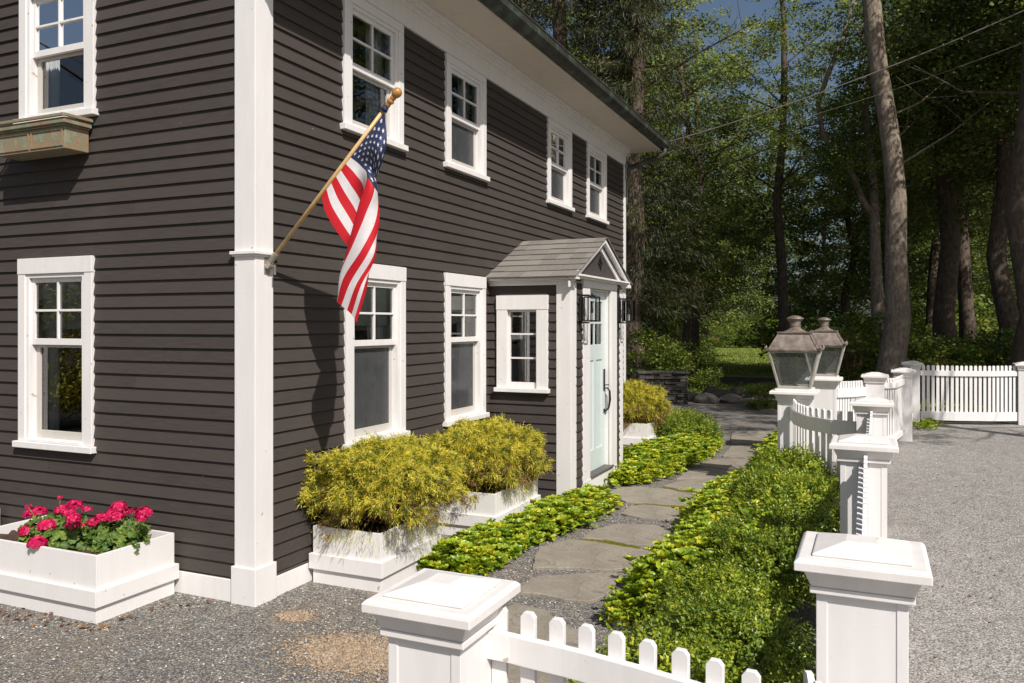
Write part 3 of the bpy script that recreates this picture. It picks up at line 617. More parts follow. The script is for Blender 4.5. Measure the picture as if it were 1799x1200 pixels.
for r in range(9):
    for c in range(6 if r % 2 == 0 else 5):
        u0 = (r+1)/10*(7/13); v0 = (c*2+1+(r % 2))/12*.4
        for side in (1, -1):
            P = [(u0, v0)]
            for q in range(10):
                rr = .0185 if q % 2 == 0 else .0078; an = q*math.pi/5
                P.append((u0-rr*1.3*math.cos(an), v0+rr*math.sin(an)*.95))
            for (u, v) in P: sv.append(flagP(max(0, u), max(0, v))+nrm(u0, v0)*.0025*side-o0)
            for q in range(10): sf.append((k, k+1+q, k+1+(q+1) % 10))
            k += 11
obj('stars', np_mesh('stars', np.array(sv), sf, FWHITE), clo)
mb = MB(); q = TIP-pd*.125; mb.tube([q-pd*.02-Vector(o0), q+pd*.012-Vector(o0)], [.026, .019], 10); mb.build('knot', NAVY, fl, True)
# ================================================================ planter boxes
def planter(name, x0, x1, y0, y1, h, label, zb=.10, zt=.205, soil=.06):
    t = thing(name, label, 'planter', ((x0+x1)/2, (y0+y1)/2, 0), group='white wooden planter boxes along the house')
    a, b = (x1-x0)/2, (y1-y0)/2; th = .022
    mb = MB(); mb.box(-a, -a+th, -b, b, -.02, h); mb.box(a-th, a, -b, b, -.02, h); mb.box(-a+th, a-th, -b, -b+th, -.02, h-.0005); mb.box(-a+th, a-th, b-th, b, -.02, h-.0005); mb.build('box', WHITE2, t, bevel=.002)
    p = .022; mb = MB(); mb.box(-a-p, -a-.001, -b-p, b+p, zb, zt); mb.box(a+.001, a+p, -b-p, b+p, zb, zt); mb.box(-a-.001, a+.001, -b-p, -b-.001, zb, zt); mb.box(-a-.001, a+.001, b+.001, b+p, zb, zt); mb.build('band', WHITE2, t, bevel=.002)
    n = 26; rg = np.random.default_rng(int(abs(x0*100))+3); xs = np.linspace(-a+th, a-th, n); ys = np.linspace(-b+th, b-th, n)
    Z = h-soil+rg.normal(size=(n, n))*.007
    V = np.array([(x, y, Z[i, j]) for i, x in enumerate(xs) for j, y in enumerate(ys)]); F = [(i*n+j, (i+1)*n+j, (i+1)*n+j+1, i*n+j+1) for i in range(n-1) for j in range(n-1)]
    obj('soil', np_mesh('soil', V, F, SOIL), t); return t
planter('planter_box', -.66, -.03, .70, 2.02, .425, 'white wooden planter box holding pink geraniums, left of the house corner')
planter('planter_box', .58, 1.40, -.62, -.03, .41, 'white wooden planter box nearest the flag, under the largest golden shrub', .10, .21)
planter('planter_box', 2.16, 3.15, -.77, -.03, .40, 'white wooden planter box between the porch and the front golden shrub')
planter('planter_box', 7.45, 8.30, -.76, -.03, .42, 'far white wooden planter box beyond the mint door')
planter('planter_box', -.66, -.03, 2.58, 3.8, .425, 'white wooden planter box cut off by the left edge of the photo')
# golden threadleaf shrubs
def cypress_mesh(seed, rx, ry, rz, n=1750, m=18, low=False):
    rg = np.random.default_rng(seed+low); d = rnd_dir(rg, n); d[:, 2] = np.where(d[:, 2] < -.25, -d[:, 2], d[:, 2])
    if low: d[:, 2] = -.42+.62*rg.random(n)**1.3; d = unit(d)
    lump = 1+.12*np.sin(d[:, 0]*5+seed)+.12*np.sin(d[:, 1]*7+2)+.11*np.sin(d[:, 2]*9+d[:, 0]*6)
    rr = (.55+.42*rg.random(n)**.5)*lump/np.sum(np.abs(d)**2.9, 1)**(1/2.9)
    ctr = np.repeat(d*rr[:, None]*np.array([rx, ry, rz]), m, 0); ax = np.repeat(unit(d*np.array([1, 1, .8])+rg.normal(size=(n, 3))*.6), m, 0); N_ = n*m
    D = unit(ax+rg.normal(size=(N_, 3))*.5); P = ctr+rg.normal(size=(N_, 3))*.012; parts = []; L = .026*rg.uniform(.6, 1.3, N_)
    for k in range(3):
        parts.append(leaf_geo(P, D, L*1.15, (.0072-.0014*k), rnd_dir(rg, N_)))
        if k < 2: parts.append(leaf_geo(P+D*L[:, None]*.5, D+rnd_dir(rg, N_)*.9, L*.8, .0052, rnd_dir(rg, N_)))
        P = P+D*L[:, None]; D = unit(D+np.array([0, 0, -.38])+rg.normal(size=(N_, 3))*.25)
    return join_geo(parts)
L_DRY = foliage('dry_cypress_shoots', [(0.1, (0.10, 0.05, 0.02)), (0.5, (0.24, 0.14, 0.05)), (0.9, (0.42, 0.30, 0.09))], 0.2, nscale=9)
def cypress(seed, loc, r, label, tw=260, brown=220):
    t = thing('golden_cypress', label, 'shrub', (loc[0], loc[1], loc[2]), group='golden threadleaf shrubs in planters')
    V, F = cypress_mesh(seed, *r); V[:, 2] += r[2]*.66
    obj('foliage', np_mesh('foliage', V, F, L_CYP), t)
    V, F = cypress_mesh(seed, *[q*.97 for q in r], n=brown, m=11, low=True); V[:, 2] += r[2]*.66; obj('dry_shoots', np_mesh('dry_shoots', V, F, L_DRY), t)
    rg = random.Random(seed); mb = MB()
    for k in range(tw):
        a = rg.uniform(0, 6.28); e = rg.uniform(-.1, 1.3); R_ = rg.uniform(.7, 1.0)
        q = Vector((math.cos(a)*math.cos(e)*r[0]*R_, math.sin(a)*math.cos(e)*r[1]*R_, r[2]*.62+math.sin(e)*r[2]*R_)); b = Vector((rg.uniform(-.08, .08), rg.uniform(-.06, .06), 0))
        m = b.lerp(q, .5)+Vector((rg.uniform(-.05, .05), rg.uniform(-.05, .05), rg.uniform(-.05, .1)))
        mb.tube([b, m, q], [.007, .004, .002], 4, cap=False)
    mb.build('branches', TWIG, t)
    # thin trailing shoots over the rim
    n = 420; rgn = np.random.default_rng(seed+9); a = rgn.uniform(0, 6.28, n); P = np.stack([np.cos(a)*r[0]*.72, np.sin(a)*r[1]*.72, rgn.uniform(-.02, .10, n)], 1)
    D = unit(np.stack([np.cos(a), np.sin(a), rgn.uniform(-.5, .3, n)], 1)+rgn.normal(size=(n, 3))*.3); parts = []
    for k in range(4):
        parts.append(leaf_geo(P, D, .05, .004, rnd_dir(rgn, n))); P = P+D*.05; D = unit(D+np.array([0, 0, -.35])+rgn.normal(size=(n, 3))*.25)
    V, F = join_geo(parts); obj('trailing_shoots', np_mesh('trailing_shoots', V, F, L_CYP), t)
cypress(11, (1.02, -.35, .385), (.56, .48, .36), 'big golden threadleaf shrub in the planter nearest the flag')
cypress(12, (2.64, -.42, .37), (.56, .44, .34), 'golden threadleaf shrub in the planter beside the porch wall', brown=520)
cypress(13, (7.86, -.40, .38), (.47, .44, .34), 'browner golden shrub in the far planter beyond the mint door', brown=900)
# ================================================================ geraniums
def geranium(loc, seed, w, label, heads):
    t = thing('geranium', label, 'flowering plant', loc, group='pink geraniums in the left planter')
    rg = np.random.default_rng(seed); parts = []; n = int(520*w)
    a = rg.uniform(0, 6.28, n); r = np.sqrt(rg.random(n))*np.array(.185*w); z = .01+.19*rg.random(n)*(1-(r/(.27*w))**2)
    C = np.stack([r*np.cos(a)*1.0, r*np.sin(a)*1.45, z], 1); Nn = unit(np.stack([np.cos(a)*.5-.25, np.sin(a)*.5-.25, np.ones(n)*.9], 1)+rg.normal(size=(n, 3))*.35)
    V = []; F = []; k = 0
    for i in range(n):   # scalloped round leaves
        nn = Vector(Nn[i]); q = nn.to_track_quat('Z', 'Y'); R_ = rg.uniform(.018, .034); c = Vector(C[i]); V.append(tuple(c)); m = 14
        for j in range(m):
            an = 2*math.pi*j/m+.2; rr = R_*(1+.10*(1 if j % 2 else -1))*(1 if j else .3); V.append(tuple(c+q @ Vector((rr*math.cos(an), rr*math.sin(an), .008*math.sin(an*3+i)+.10*rr))))
        for j in range(m): F.append((k, k+1+j, k+1+(j+1) % m))
        k += m+1
    obj('leaves', np_mesh('leaves', np.array(V), F, L_GER, True), t)
    mb = MB(); pp = []
    for (hx, hy, hz, hr) in heads:
        hr *= 1.15
        p = Vector((hx-loc[0], hy-loc[1], hz-loc[2])); mb.tube([(p.x*.3, p.y*.3, .02), (p.x*.7, p.y*.75, p.z*.6), p], [.004, .003, .0025], 5)
        nn = int(60*(hr/.05)**2)+12; d = rnd_dir(rg, nn); d[:, 2] = np.abs(d[:, 2])*.9-.12; d = unit(d); q = np.array(p)+d*hr*rg.uniform(.75, 1.0, (nn, 1))*np.array([1, 1, .8])
        for k5 in range(5):
            s = unit(np.cross(d, rg.normal(size=(nn, 3)))); pp.append(leaf_geo(q, s+d*.25, hr*.36, hr*.30, d, True, .1))
    mb.build('stems', simple('stem_green', (.16, .2, .05), .6), t)
    V, F = join_geo(pp); obj('flower_heads', np_mesh('flower_heads', V, F, PETAL), t)
geranium((-0.40, 1.38, .37), 3, 1.1, 'pink geranium clump filling the far left end of the planter', [(-0.5, 1.571, 0.624, 0.02), (-0.42, 1.654, 0.545, 0.044), (-0.38, 1.628, 0.555, 0.044), (-0.52, 1.348, 0.515, 0.051), (-0.56, 1.504, 0.475, 0.043), (-0.64, 1.283, 0.434, 0.05), (-0.42, 1.209, 0.645, 0.045), (-0.38, 1.394, 0.59, 0.041), (-0.52, 1.137, 0.624, 0.038), (-0.56, 1.038, 0.603, 0.041), (-0.5, 1.122, 0.541, 0.04), (-0.42, 1.116, 0.515, 0.022), (-0.38, 1.412, 0.676, 0.019), (-0.52, 0.96, 0.665, 0.027)])
geranium((-0.31, 0.92, .37), 4, .85, 'pink geranium clump at the corner end of the planter', [(-0.34, 1.124, 0.521, 0.039), (-0.4, 0.974, 0.582, 0.038), (-0.3, 0.93, 0.637, 0.045), (-0.34, 0.956, 0.599, 0.035), (-0.4, 0.833, 0.596, 0.042), (-0.3, 0.873, 0.606, 0.032), (-0.34, 0.644, 0.633, 0.045), (-0.4, 0.592, 0.611, 0.03), (-0.3, 0.794, 0.622, 0.023), (-0.34, 0.682, 0.605, 0.032)])
# ================================================================ flagstones
ST = [[(-0.39,-2.01),(0.52,-1.57),(0.72,-1.6),(0.68,-1.84),(0.49,-2.01),(0.39,-2.23),(0.17,-2.36),(-0.32,-2.49)],
[(0.93,-1.51),(1.28,-1.49),(1.47,-1.71),(1.63,-2.0),(1.58,-2.1),(1.45,-2.1),(1.11,-2.1),(0.96,-2.04),(0.93,-1.87),(0.96,-1.69)],
[(1.51,-1.39),(2.04,-1.23),(2.4,-1.37),(2.42,-1.55),(2.35,-1.95),(2.32,-2.13),(2.12,-2.2),(1.9,-2.19),(1.67,-1.92),(1.63,-1.66),(1.55,-1.48)],
[(2.48,-1.46),(2.76,-1.46),(3.06,-1.56),(3.2,-1.93),(3.01,-2.16),(2.75,-2.25),(2.52,-2.18),(2.46,-1.88),(2.52,-1.65)],
[(3.51,-1.53),(3.81,-1.48),(3.99,-1.61),(4.0,-1.9),(3.88,-2.05),(3.61,-2.1),(3.44,-1.93),(3.42,-1.74)],
[(4.4,-1.12),(4.75,-1.12),(4.88,-1.31),(4.87,-1.68),(4.67,-1.98),(4.33,-2.08),(4.1,-1.96),(4.08,-1.68),(4.05,-1.42),(4.2,-1.23)],
[(5.03,-1.57),(5.42,-1.7),(5.75,-2.05),(5.8,-2.3),(5.6,-2.42),(5.09,-2.47),(4.98,-2.27),(4.92,-2.0),(4.93,-1.77)],
[(5.55,-1.62),(6.15,-1.64),(6.45,-1.85),(6.28,-2.26),(5.98,-2.37),(5.78,-2.0)],
[(6.57,-1.68),(6.94,-1.67),(7.35,-2.0),(7.3,-2.3),(7.11,-2.36),(6.62,-2.4),(6.5,-2.15)],
[(7.49,-1.84),(8.52,-1.8),(8.72,-2.2),(8.16,-2.35),(7.48,-2.29)],
[(8.85,-1.74),(9.81,-1.6),(10.4,-1.6),(10.6,-2.15),(9.93,-2.33),(8.98,-2.25)]]
SL = ['grey flagstone partly hidden behind the near white pickets', 'grey flagstone second from the near picket fence', 'widest grey flagstone beside the left pachysandra bed', 'grey flagstone just beyond the yellow moss strip',
 'small oval flagstone before the mint door', 'grey flagstone at the foot of the porch step, crossed by a shadow', 'flagstone right of the porch step beside the boxwood', 'flagstone just past the door with a shadow across its far end',
 'flagstone between the far pachysandra and the lantern post', 'narrow flagstone near the foot of the near lantern post', 'farthest flagstone, meeting the shaded gravel']
for poly, lb in zip(ST, SL):
    c = np.mean(poly, 0); rg = random.Random(int(c[0]*50)); P = []
    for i in range(len(poly)):
        a = Vector((*poly[i], 0)); b = Vector((*poly[(i+1) % len(poly)], 0)); nn = max(2, int((b-a).length/.07))
        for k in range(nn):
            p = a.lerp(b, k/nn); P.append((p.x-c[0]+rg.uniform(-.009, .009), p.y-c[1]+rg.uniform(-.009, .009), 0))
    mb = MB(); mb.prism(P, (0, 0, .028)); o = mb.build('flagstone', FLAG_S, None, bevel=.006); o.location = (c[0], c[1], -.01); tag(o, lb, 'flagstone', 'flagstones of the garden path')
# ================================================================ scattered gravel, moss, leaf litter
def in_poly(P, poly):
    x, y = P[:, 0], P[:, 1]; r = np.zeros(len(P), bool); j = len(poly)-1
    for i in range(len(poly)):
        xi, yi = poly[i]; xj, yj = poly[j]
        c = ((yi > y) != (yj > y)) & (x < (xj-xi)*(y-yi)/((yj-yi) or 1e-9)+xi); r ^= c; j = i
    return r
def scatter(rg, poly, n):
    a = np.array(poly); lo, hi = a.min(0), a.max(0); out = []
    while sum(len(o) for o in out) < n:
        p = lo+rg.random((n, 2))*(hi-lo); out.append(p[in_poly(p, poly)])
    return np.concatenate(out)[:n]
rg = np.random.default_rng(8)
def stones(name, poly, n, smin, smax, mat):
    P = scatter(rg, poly, n); keep = np.ones(n, bool)
    for s in ST: keep &= ~in_poly(P, s)
    for (x0, x1, y0, y1) in ((-.68, -.01, .68, 2.04), (.56, 1.42, -.64, .1), (2.14, 3.17, -.79, .1), (-.02, 9, 0, 9), (3.66, 5.58, -.95, .1)): keep &= ~((P[:, 0] > x0) & (P[:, 0] < x1) & (P[:, 1] > y0) & (P[:, 1] < y1))
    P = P[keep]; n = len(P); S = smin+(smax-smin)*rg.random(n)**2.2
    base = np.array([(1, 0, 0), (.3, .9, 0), (-.8, .55, 0), (-.7, -.7, 0), (.35, -.95, 0), (.1, .05, .75), (0, 0, -.5)])
    V = base[None]*S[:, None, None]*(1+.3*rg.normal(size=(n, 7, 3)))
    a = rg.uniform(0, 6.28, n); ca, sa = np.cos(a)[:, None], np.sin(a)[:, None]
    X = V[:, :, 0]*ca-V[:, :, 1]*sa; Y = V[:, :, 0]*sa+V[:, :, 1]*ca; V = np.stack([X+P[:, :1], Y+P[:, 1:], V[:, :, 2]*.8-.004+S[:, None]*.15], 2)
    f = np.array([(0, 1, 5), (1, 2, 5), (2, 3, 5), (3, 4, 5), (4, 0, 5), (1, 0, 6), (0, 4, 6)]); F = (np.arange(n)[:, None, None]*7+f).reshape(-1, 3)
    o = obj(name, np_mesh(name, V.reshape(-1, 3), F, mat)); tag(o, kind='stuff'); return o
def stone_var(name, stops):
    m, n, b = new_mat(name); g = N(n, 'ShaderNodeNewGeometry'); c = ramp(n, g.outputs['Random Per Island'], stops); n.links.new(c, b.inputs['Base Color']); b.inputs['Roughness'].default_value = .8; return m
GST = stone_var('gravel_chips', [(0, (.09, .09, .095)), (.35, (.19, .185, .18)), (.6, (.27, .24, .20)), (.8, (.38, .35, .31)), (1, (.62, .58, .53))])
o = stones('gravel_chips', [(-2.6, 0), (-1.8, 3.6), (-.3, 3.4), (1.5, -.3), (4.8, -.9), (5.2, -2.4), (1, -2.6), (-2.4, -2.6), (-3.2, -2)], 42000, .004, .0095, GST)
tag(o, 'grey and tan crushed stone chips around the path', 'gravel')
DST = stone_var('driveway_chips', [(0, (.17, .16, .15)), (.5, (.38, .355, .33)), (1, (.56, .53, .5))])
o = stones('driveway_chips', [(-1.2, -4.0), (1.5, -3.98), (7.5, -4.0), (9.5, -4.2), (9.0, -6.2), (4.0, -6.4), (-1, -5.0)], 16000, .004, .009, DST); tag(o, 'light grey crushed stone of the driveway', 'gravel')
TST = stone_var('tan_chips', [(0, (.16, .11, .07)), (.5, (.31, .22, .14)), (1, (.45, .36, .26))])
Pg = np.concatenate([np.array([-.37, -1.06])+rg.normal(size=(9000, 2))*np.array([.13, .19]), np.array([-.04, -.38])+rg.normal(size=(1300, 2))*np.array([.045, .06])])
_sc = scatter; scatter = lambda r_, po, n: Pg
o = stones('tan_chips', None, len(Pg), .004, .011, TST); tag(o, 'tan grit showing through the grey gravel in a soft patch', 'gravel'); scatter = _sc
# dry leaves at the planter foot
P = scatter(rg, [(-.72, .64), (-.10, .52), (-.06, .22), (-.2, .2), (-.3, .5), (-.8, .55), (-.9, 1.4), (-.7, 1.9), (-.66, .7)], 70)
P = P[~((P[:, 0] > -.68) & (P[:, 1] > .68))]; n = len(P); V, F = leaf_geo(np.c_[P, np.full(n, .008)], rnd_dir(rg, n)*np.array([1, 1, .4]), .035, .022, np.tile([0, 0, 1.], (n, 1)), True)
o = obj('dry_leaves', np_mesh('dry_leaves', V, F, foliage('dry_leaf', [(.1, (.14, .05, .02)), (.9, (.36, .2, .08))], .1))); tag(o, 'brown dry leaves caught against the planter foot', 'leaf litter', kind='stuff')
# moss strips between stones
def moss(poly, n, label, h=.016, seed=1):
    rg = np.random.default_rng(seed); P = scatter(rg, poly, n); D = unit(rg.normal(size=(n, 3))*.5+np.array([0, 0, 1.])); V, F = leaf_geo(np.c_[P, np.full(n, -.003)], D, h, h*.4, rnd_dir(rg, n))
    o = obj('moss', np_mesh('moss', V, F, MOSS)); tag(o, label, 'moss', kind='stuff')
moss([(2.42, -1.36), (2.50, -1.5), (2.50, -1.75), (2.44, -2.0), (2.36, -2.0), (2.42, -1.7), (2.38, -1.4)], 5000, 'yellow green moss strip between two flagstones')
moss([(4.02, -1.5), (4.1, -1.7), (4.15, -2.0), (4.3, -2.12), (4.02, -2.15), (3.98, -1.95)], 3500, 'moss patch between the flagstones by the porch step', seed=2)
moss([(4.9, -1.6), (5.0, -1.6), (4.95, -2.3), (4.87, -2.2), (4.9, -1.8)], 1800, 'mossy joint between flagstones beside the porch step', seed=3)
# ================================================================ pachysandra and boxwood
BEDS = {}
def pachy(poly, n, h, label, seed, edge=.25):
    rg = np.random.default_rng(seed); P = scatter(rg, poly, n); a = np.array(poly); P0_ = P.copy(); P = P+rg.normal(size=(n, 2))*.055
    # height falls to the bed edge
    def dist(P):
        d = np.full(len(P), 9.)
        for i in range(len(a)):
            p, q = a[i], a[(i+1) % len(a)]; e = q-p; t = np.clip(((P-p)@e)/(e@e), 0, 1); d = np.minimum(d, np.linalg.norm(P-(p+t[:, None]*e), axis=1))
        return d
    dd = dist(P0_); z = h*(.22+.78*np.clip(dd/edge, 0, 1)**.6)*rg.uniform(.62, 1.1, n)
    C = np.c_[P, np.maximum(z, .03)]; tilt = unit(np.c_[rg.normal(size=(n, 2))*.5-.15, np.ones(n)]); parts = []
    S = rg.uniform(.55, 1.25, n)
    for ly, (m, L, up) in enumerate([(6, .058, .5), (4, .044, 1.2)]):
        ph = rg.uniform(0, 6.28, n)
        for k in range(m):
            an = ph+2*math.pi*k/m+rg.normal(size=n)*.2; d = np.c_[np.cos(an), np.sin(an), np.full(n, up)+rg.normal(size=n)*.18]+tilt*.25
            parts.append(leaf_geo(C, d, L*S, L*.52*S, tilt, True, .18))
    V, F = join_geo(parts)
    C2 = np.c_[P+rg.normal(size=(n, 2))*.02, C[:, 2]*.45]; low = []
    for k in range(5):
        an = ph+2*math.pi*k/5; low.append(leaf_geo(C2, np.c_[np.cos(an), np.sin(an), np.full(n, .3)+rg.normal(size=n)*.3], .058*S, .026*S, tilt, True, .18))
    o = obj('pachysandra', np_mesh('pachysandra', *join_geo([(V, F)]+low), L_PACH)); tag(o, label, 'ground cover', kind='stuff')
pachy([(1.10, -.72), (1.05, -1.0), (1.36, -1.10), (2.0, -1.10), (2.6, -1.26), (3.4, -1.34), (3.9, -1.32), (4.05, -1.08), (3.9, -.98), (3.6, -.96), (3.3, -.82), (2.1, -.82), (1.9, -.66), (1.45, -.66)], 2100, .21, 'low bright pachysandra bed between the planters and the flagstones', 21)
pachy([(4.75, -1.02), (4.95, -1.2), (5.2, -1.36), (5.6, -1.46), (6.3, -1.54), (7.6, -1.66), (8.6, -1.6), (8.7, -1.35), (7.2, -.85), (5.7, -.62), (5.62, -.95)], 2500, .25, 'bright pachysandra bed past the mint door', 22)
pachy([(.55, -2.26), (.8, -2.34), (1.35, -2.32), (1.9, -2.40), (2.5, -2.37), (3.2, -2.26), (3.9, -2.26), (4.4, -2.42), (4.6, -2.95), (3.2, -3.0), (2.0, -3.05), (1.0, -2.9)], 3000, .34, 'bright pachysandra band between the flagstones and the boxwoods', 23, .2)
pachy([(.9, -2.85), (1.6, -2.9), (2.3, -2.9), (2.3, -3.25), (1.5, -3.3), (.9, -3.2)], 420, .50, 'taller pachysandra stems pushing up among the boxwoods', 25, .15)
pachy([(5.2, -2.5), (6.6, -2.42), (8.5, -2.38), (9.2, -2.42), (9.2, -2.8), (6.9, -2.9), (5.0, -2.85)], 1200, .30, 'pachysandra strip at the foot of the near lantern post', 24, .2)
def box_mesh(seed, r, n, leaf=.020):
    rg = np.random.default_rng(seed); m = int(n/9); d = rnd_dir(rg, m); d[:, 2] = np.abs(d[:, 2])*1.0-.25; d = unit(d)
    lump = 1+.14*np.sin(d[:, 0]*6+seed)+.13*np.sin(d[:, 1]*7+d[:, 2]*6+seed)
    C = d*(lump*(.45+.62*rg.random(m)**.6))[:, None]*np.array(r); U = unit(d+np.array([0, 0, .5])+rg.normal(size=(m, 3))*.35); parts = []
    for k in range(9):  # a shoot with leaves up its sides
        q = C+U*leaf*.9*(k//2); s = rnd_dir(rg, m); parts.append(leaf_geo(q, unit(s+U*.7), leaf*1.25, leaf*.68, U+s*.3, False, .2))
    return join_geo(parts)
BM = [np_mesh('boxwood_foliage', *box_mesh(31, (.40, .36, .34), 20000, .022), L_BOX), np_mesh('boxwood_foliage', *box_mesh(32, (.38, .40, .36), 15000, .028), L_BOX2)]
def stems_mesh(seed, r, n=40, rad=.006):
    rg = random.Random(seed); mb = MB()
    for k in range(n):
        a = rg.uniform(0, 6.28); e = rg.uniform(.1, 1.4); q = Vector((math.cos(a)*math.cos(e)*r[0]*.85, math.sin(a)*math.cos(e)*r[1]*.85, math.sin(e)*r[2]*.85)); b = Vector((rg.uniform(-.04, .04), rg.uniform(-.04, .04), -r[2]))
        mb.tube([b, b.lerp(q, .5)+Vector((0, 0, .03)), q], [rad, rad*.7, rad*.35], 4, cap=False)
    o = mb.build('stems', TWIG); me = o.data; bpy.data.objects.remove(o); return me
SM = stems_mesh(5, (.4, .38, .36))
def boxwood(x, y, z, s, k, label, group='boxwood shrubs along the picket fence', rz=0):
    t = thing('boxwood', label, 'shrub', (x, y, 0), rz, group)
    s = (s[0], s[1], s[2]*.88); z *= .9; obj('foliage', BM[k], t, (0, 0, z), 0, s); obj('stems', SM, t, (0, 0, z), 0, s)
for i, (x, y, z, s, k, lb) in enumerate([
 (-.75, -2.95, .22, (.8, .8, .8), 1, 'leggy boxwood nearest the camera, right behind the near pickets'),
 (-.20, -3.15, .28, (.85, .85, .85), 0, 'boxwood filling the corner left of the big white near post'),
 (.35, -3.0, .26, (.8, .75, .75), 1, 'low boxwood just past the big white near post'),
 (1.0, -3.22, .33, (.9, .8, .9), 0, 'tall dark boxwood against the second fence panel'),
 (1.7, -3.15, .31, (.95, .85, .9), 0, 'boxwood midway along the path, opposite the oval flagstone'),
 (2.45, -3.22, .36, (1.0, .9, 1.0), 1, 'boxwood left of the second fence post'),
 (3.2, -3.0, .34, (.95, .85, .95), 0, 'boxwood in front of the scalloped fence panel'),
 (4.05, -3.1, .33, (.95, .85, .95), 1, 'boxwood at the near end of the scalloped fence panel'),
 (4.85, -3.0, .30, (.8, .75, .85), 0, 'farthest boxwood, at the foot of the near lantern post'),
 (8.2, -1.2, .24, (1.15, 1.15, .85), 0, 'round boxwood beside the far white planter'),
 (8.8, -.85, .24, (.95, .95, .8), 1, 'darker small boxwood behind the round one near the far planter')]):
    boxwood(x, y, z, s, k, lb, rz=i*1.3)
# ================================================================ picket fence
POSTS = {'NL': (-2.119, -2.62, 1.095, .355), 'A': (-1.50, -3.775, 1.19, .375), 'B': (1.06, -3.753, 1.195, .375), 'C': (3.95, -3.79, 1.185, .375), 'D': (5.442, -2.993, 1.15, .51),
 'E': (7.932, -3.172, 1.148, .48), 'F': (8.771, -3.824, 1.155, .375), 'G': (10.40, -4.25, 1.148, .375), 'H': (13.0, -4.48, 1.158, .375), 'Z': (13.62, -6.42, 1.151, .375)}
F1 = thing('picket_fence', 'near white picket fence curving from the left foreground post to the near lantern', 'fence', (POSTS['A'][0], POSTS['A'][1], 0))
F2 = thing('picket_fence', 'far white picket fence with the straight panel in front of the woods', 'fence', (POSTS['G'][0], POSTS['G'][1], 0))
def post(fence, key, flat=False):
    x, y, z, w_ = POSTS[key]; bx, by = x-fence.location.x, y-fence.location.y; h = w_/2
    mb = MB(); s = h*.68; q = .032
    mb.box(bx-s+.003, bx+s-.003, by-s+.003, by+s-.003, -.05, z-.10)
    for sx in (-1, 1):          # raised corner stiles leave a recessed panel on each face
        for sy in (-1, 1):
            a0, a1 = sorted((bx+sx*(s-q), bx+sx*s)); b0, b1 = sorted((by+sy*(s-q), by+sy*s)); mb.box(a0, a1, b0, b1, -.05, z-.10)
    p = mb.build('fence_post', WHITE, fence, bevel=.002)
    mb = MB(); mb.box(bx-s-.018, bx+s+.018, by-s-.018, by+s+.018, z-.112, z-.092); mb.frus(bx, by, z-.0915, z-.038, s+.014, s+.014, s+.036, s+.036)
    mb.frus(bx, by, z-.0375, z-.010, h, h, h, h); mb.frus(bx, by, z-.0098, z, h-.001, h-.001, h-.012, h-.012)
    if not flat:
        mb.box(bx-h*.74, bx+h*.74, by-h*.74, by+h*.74, z+.0005, z+.008); mb.frus(bx, by, z+.0083, z+.034, h*.735, h*.735, h*.24, h*.24)
    else: mb.box(bx-h*.78, bx+h*.78, by-h*.78, by+h*.78, z+.0005, z+.022)
    mb.build('post_cap', white_paint_cap, p, bevel=.003)
white_paint_cap = white_paint('post_cap_paint', (.78, .745, .72), .08)
for k in ('NL', 'A', 'B', 'C'): post(F1, k)
post(F1, 'D', True); post(F2, 'E', True)
for k in ('F', 'G', 'H', 'Z'): post(F2, k)
def panel(fence, pts, tops, n, rail_side=1, zb=.10, pw=.047, rails=((-.155, -.07), (.12, .21)), flat_top=None, mode='top'):
    """pts: plan polyline (>=2), tops: picket top heights along it, n pickets evenly spaced; rail_side: which side of the pickets the rails sit"""
    P = np.array(pts, float); d = np.r_[0, np.cumsum(np.linalg.norm(np.diff(P, axis=0), axis=1))]; L = d[-1]
    T = np.array(tops, float); tt = np.linspace(0, L, len(T)); off = np.array([fence.location.x, fence.location.y])
    def at(s): return np.array([np.interp(s, d, P[:, 0]), np.interp(s, d, P[:, 1])])-off
    mb = MB()
    for i in range(n):
        s = L*(i+.7)/(n+.4); c = at(s); t = at(min(L, s+.02))-at(max(0, s-.02)); t /= np.linalg.norm(t); a = math.atan2(t[1], t[0]); z = float(np.interp(s, tt, T))
        M = Matrix.Translation((c[0], c[1], 0)) @ Matrix.Rotation(a, 4, 'Z'); h = pw/2; ch = .0115; th = .010
        pr = [(-h, zb), (h, zb), (h, z-ch*1.3), (h-ch, z-.001), (-h+ch, z-.001), (-h, z-ch*1.3)]
        f = [M @ Vector((x, -th, zz)) for x, zz in pr]; b = [M @ Vector((x, th, zz)) for x, zz in pr]
        mb.add(f+b, [(0, 1, 2, 3, 4, 5), (11, 10, 9, 8, 7, 6)]+[(k, k+6, (k+1) % 6+6, (k+1) % 6) for k in range(6)])
    pn = mb.build('picket_panel', WHITE, fence, bevel=.0015)
    for ri, (za, zc) in enumerate(rails):
        mb = MB(); m = 24; ring = []
        for i in range(m+1):
            s = L*i/m; c = at(s); t = at(min(L, s+.03))-at(max(0, s-.03)); t /= np.linalg.norm(t); nn = np.array([t[1], -t[0]])*rail_side
            z = float(np.interp(s, tt, T)); base = z if za < 0 else 0
            a, b = c+nn*.0105, c+nn*.038; ring.append([(a[0], a[1], base+za), (b[0], b[1], base+za), (b[0], b[1], base+zc), (a[0], a[1], base+zc)])
        for i in range(m):
            k = len(mb.v); mb.v += ring[i]+ring[i+1]; mb.f += [(k, k+1, k+5, k+4), (k+1, k+2, k+6, k+5), (k+2, k+3, k+7, k+6), (k+3, k, k+4, k+7)]; mb.mi += [0]*4
            if i == 0: mb.f.append((k, k+3, k+2, k+1)); mb.mi.append(0)
            if i == m-1: mb.f.append((k+4, k+5, k+6, k+7)); mb.mi.append(0)
        mb.build('rail', WHITE, pn, bevel=.003)
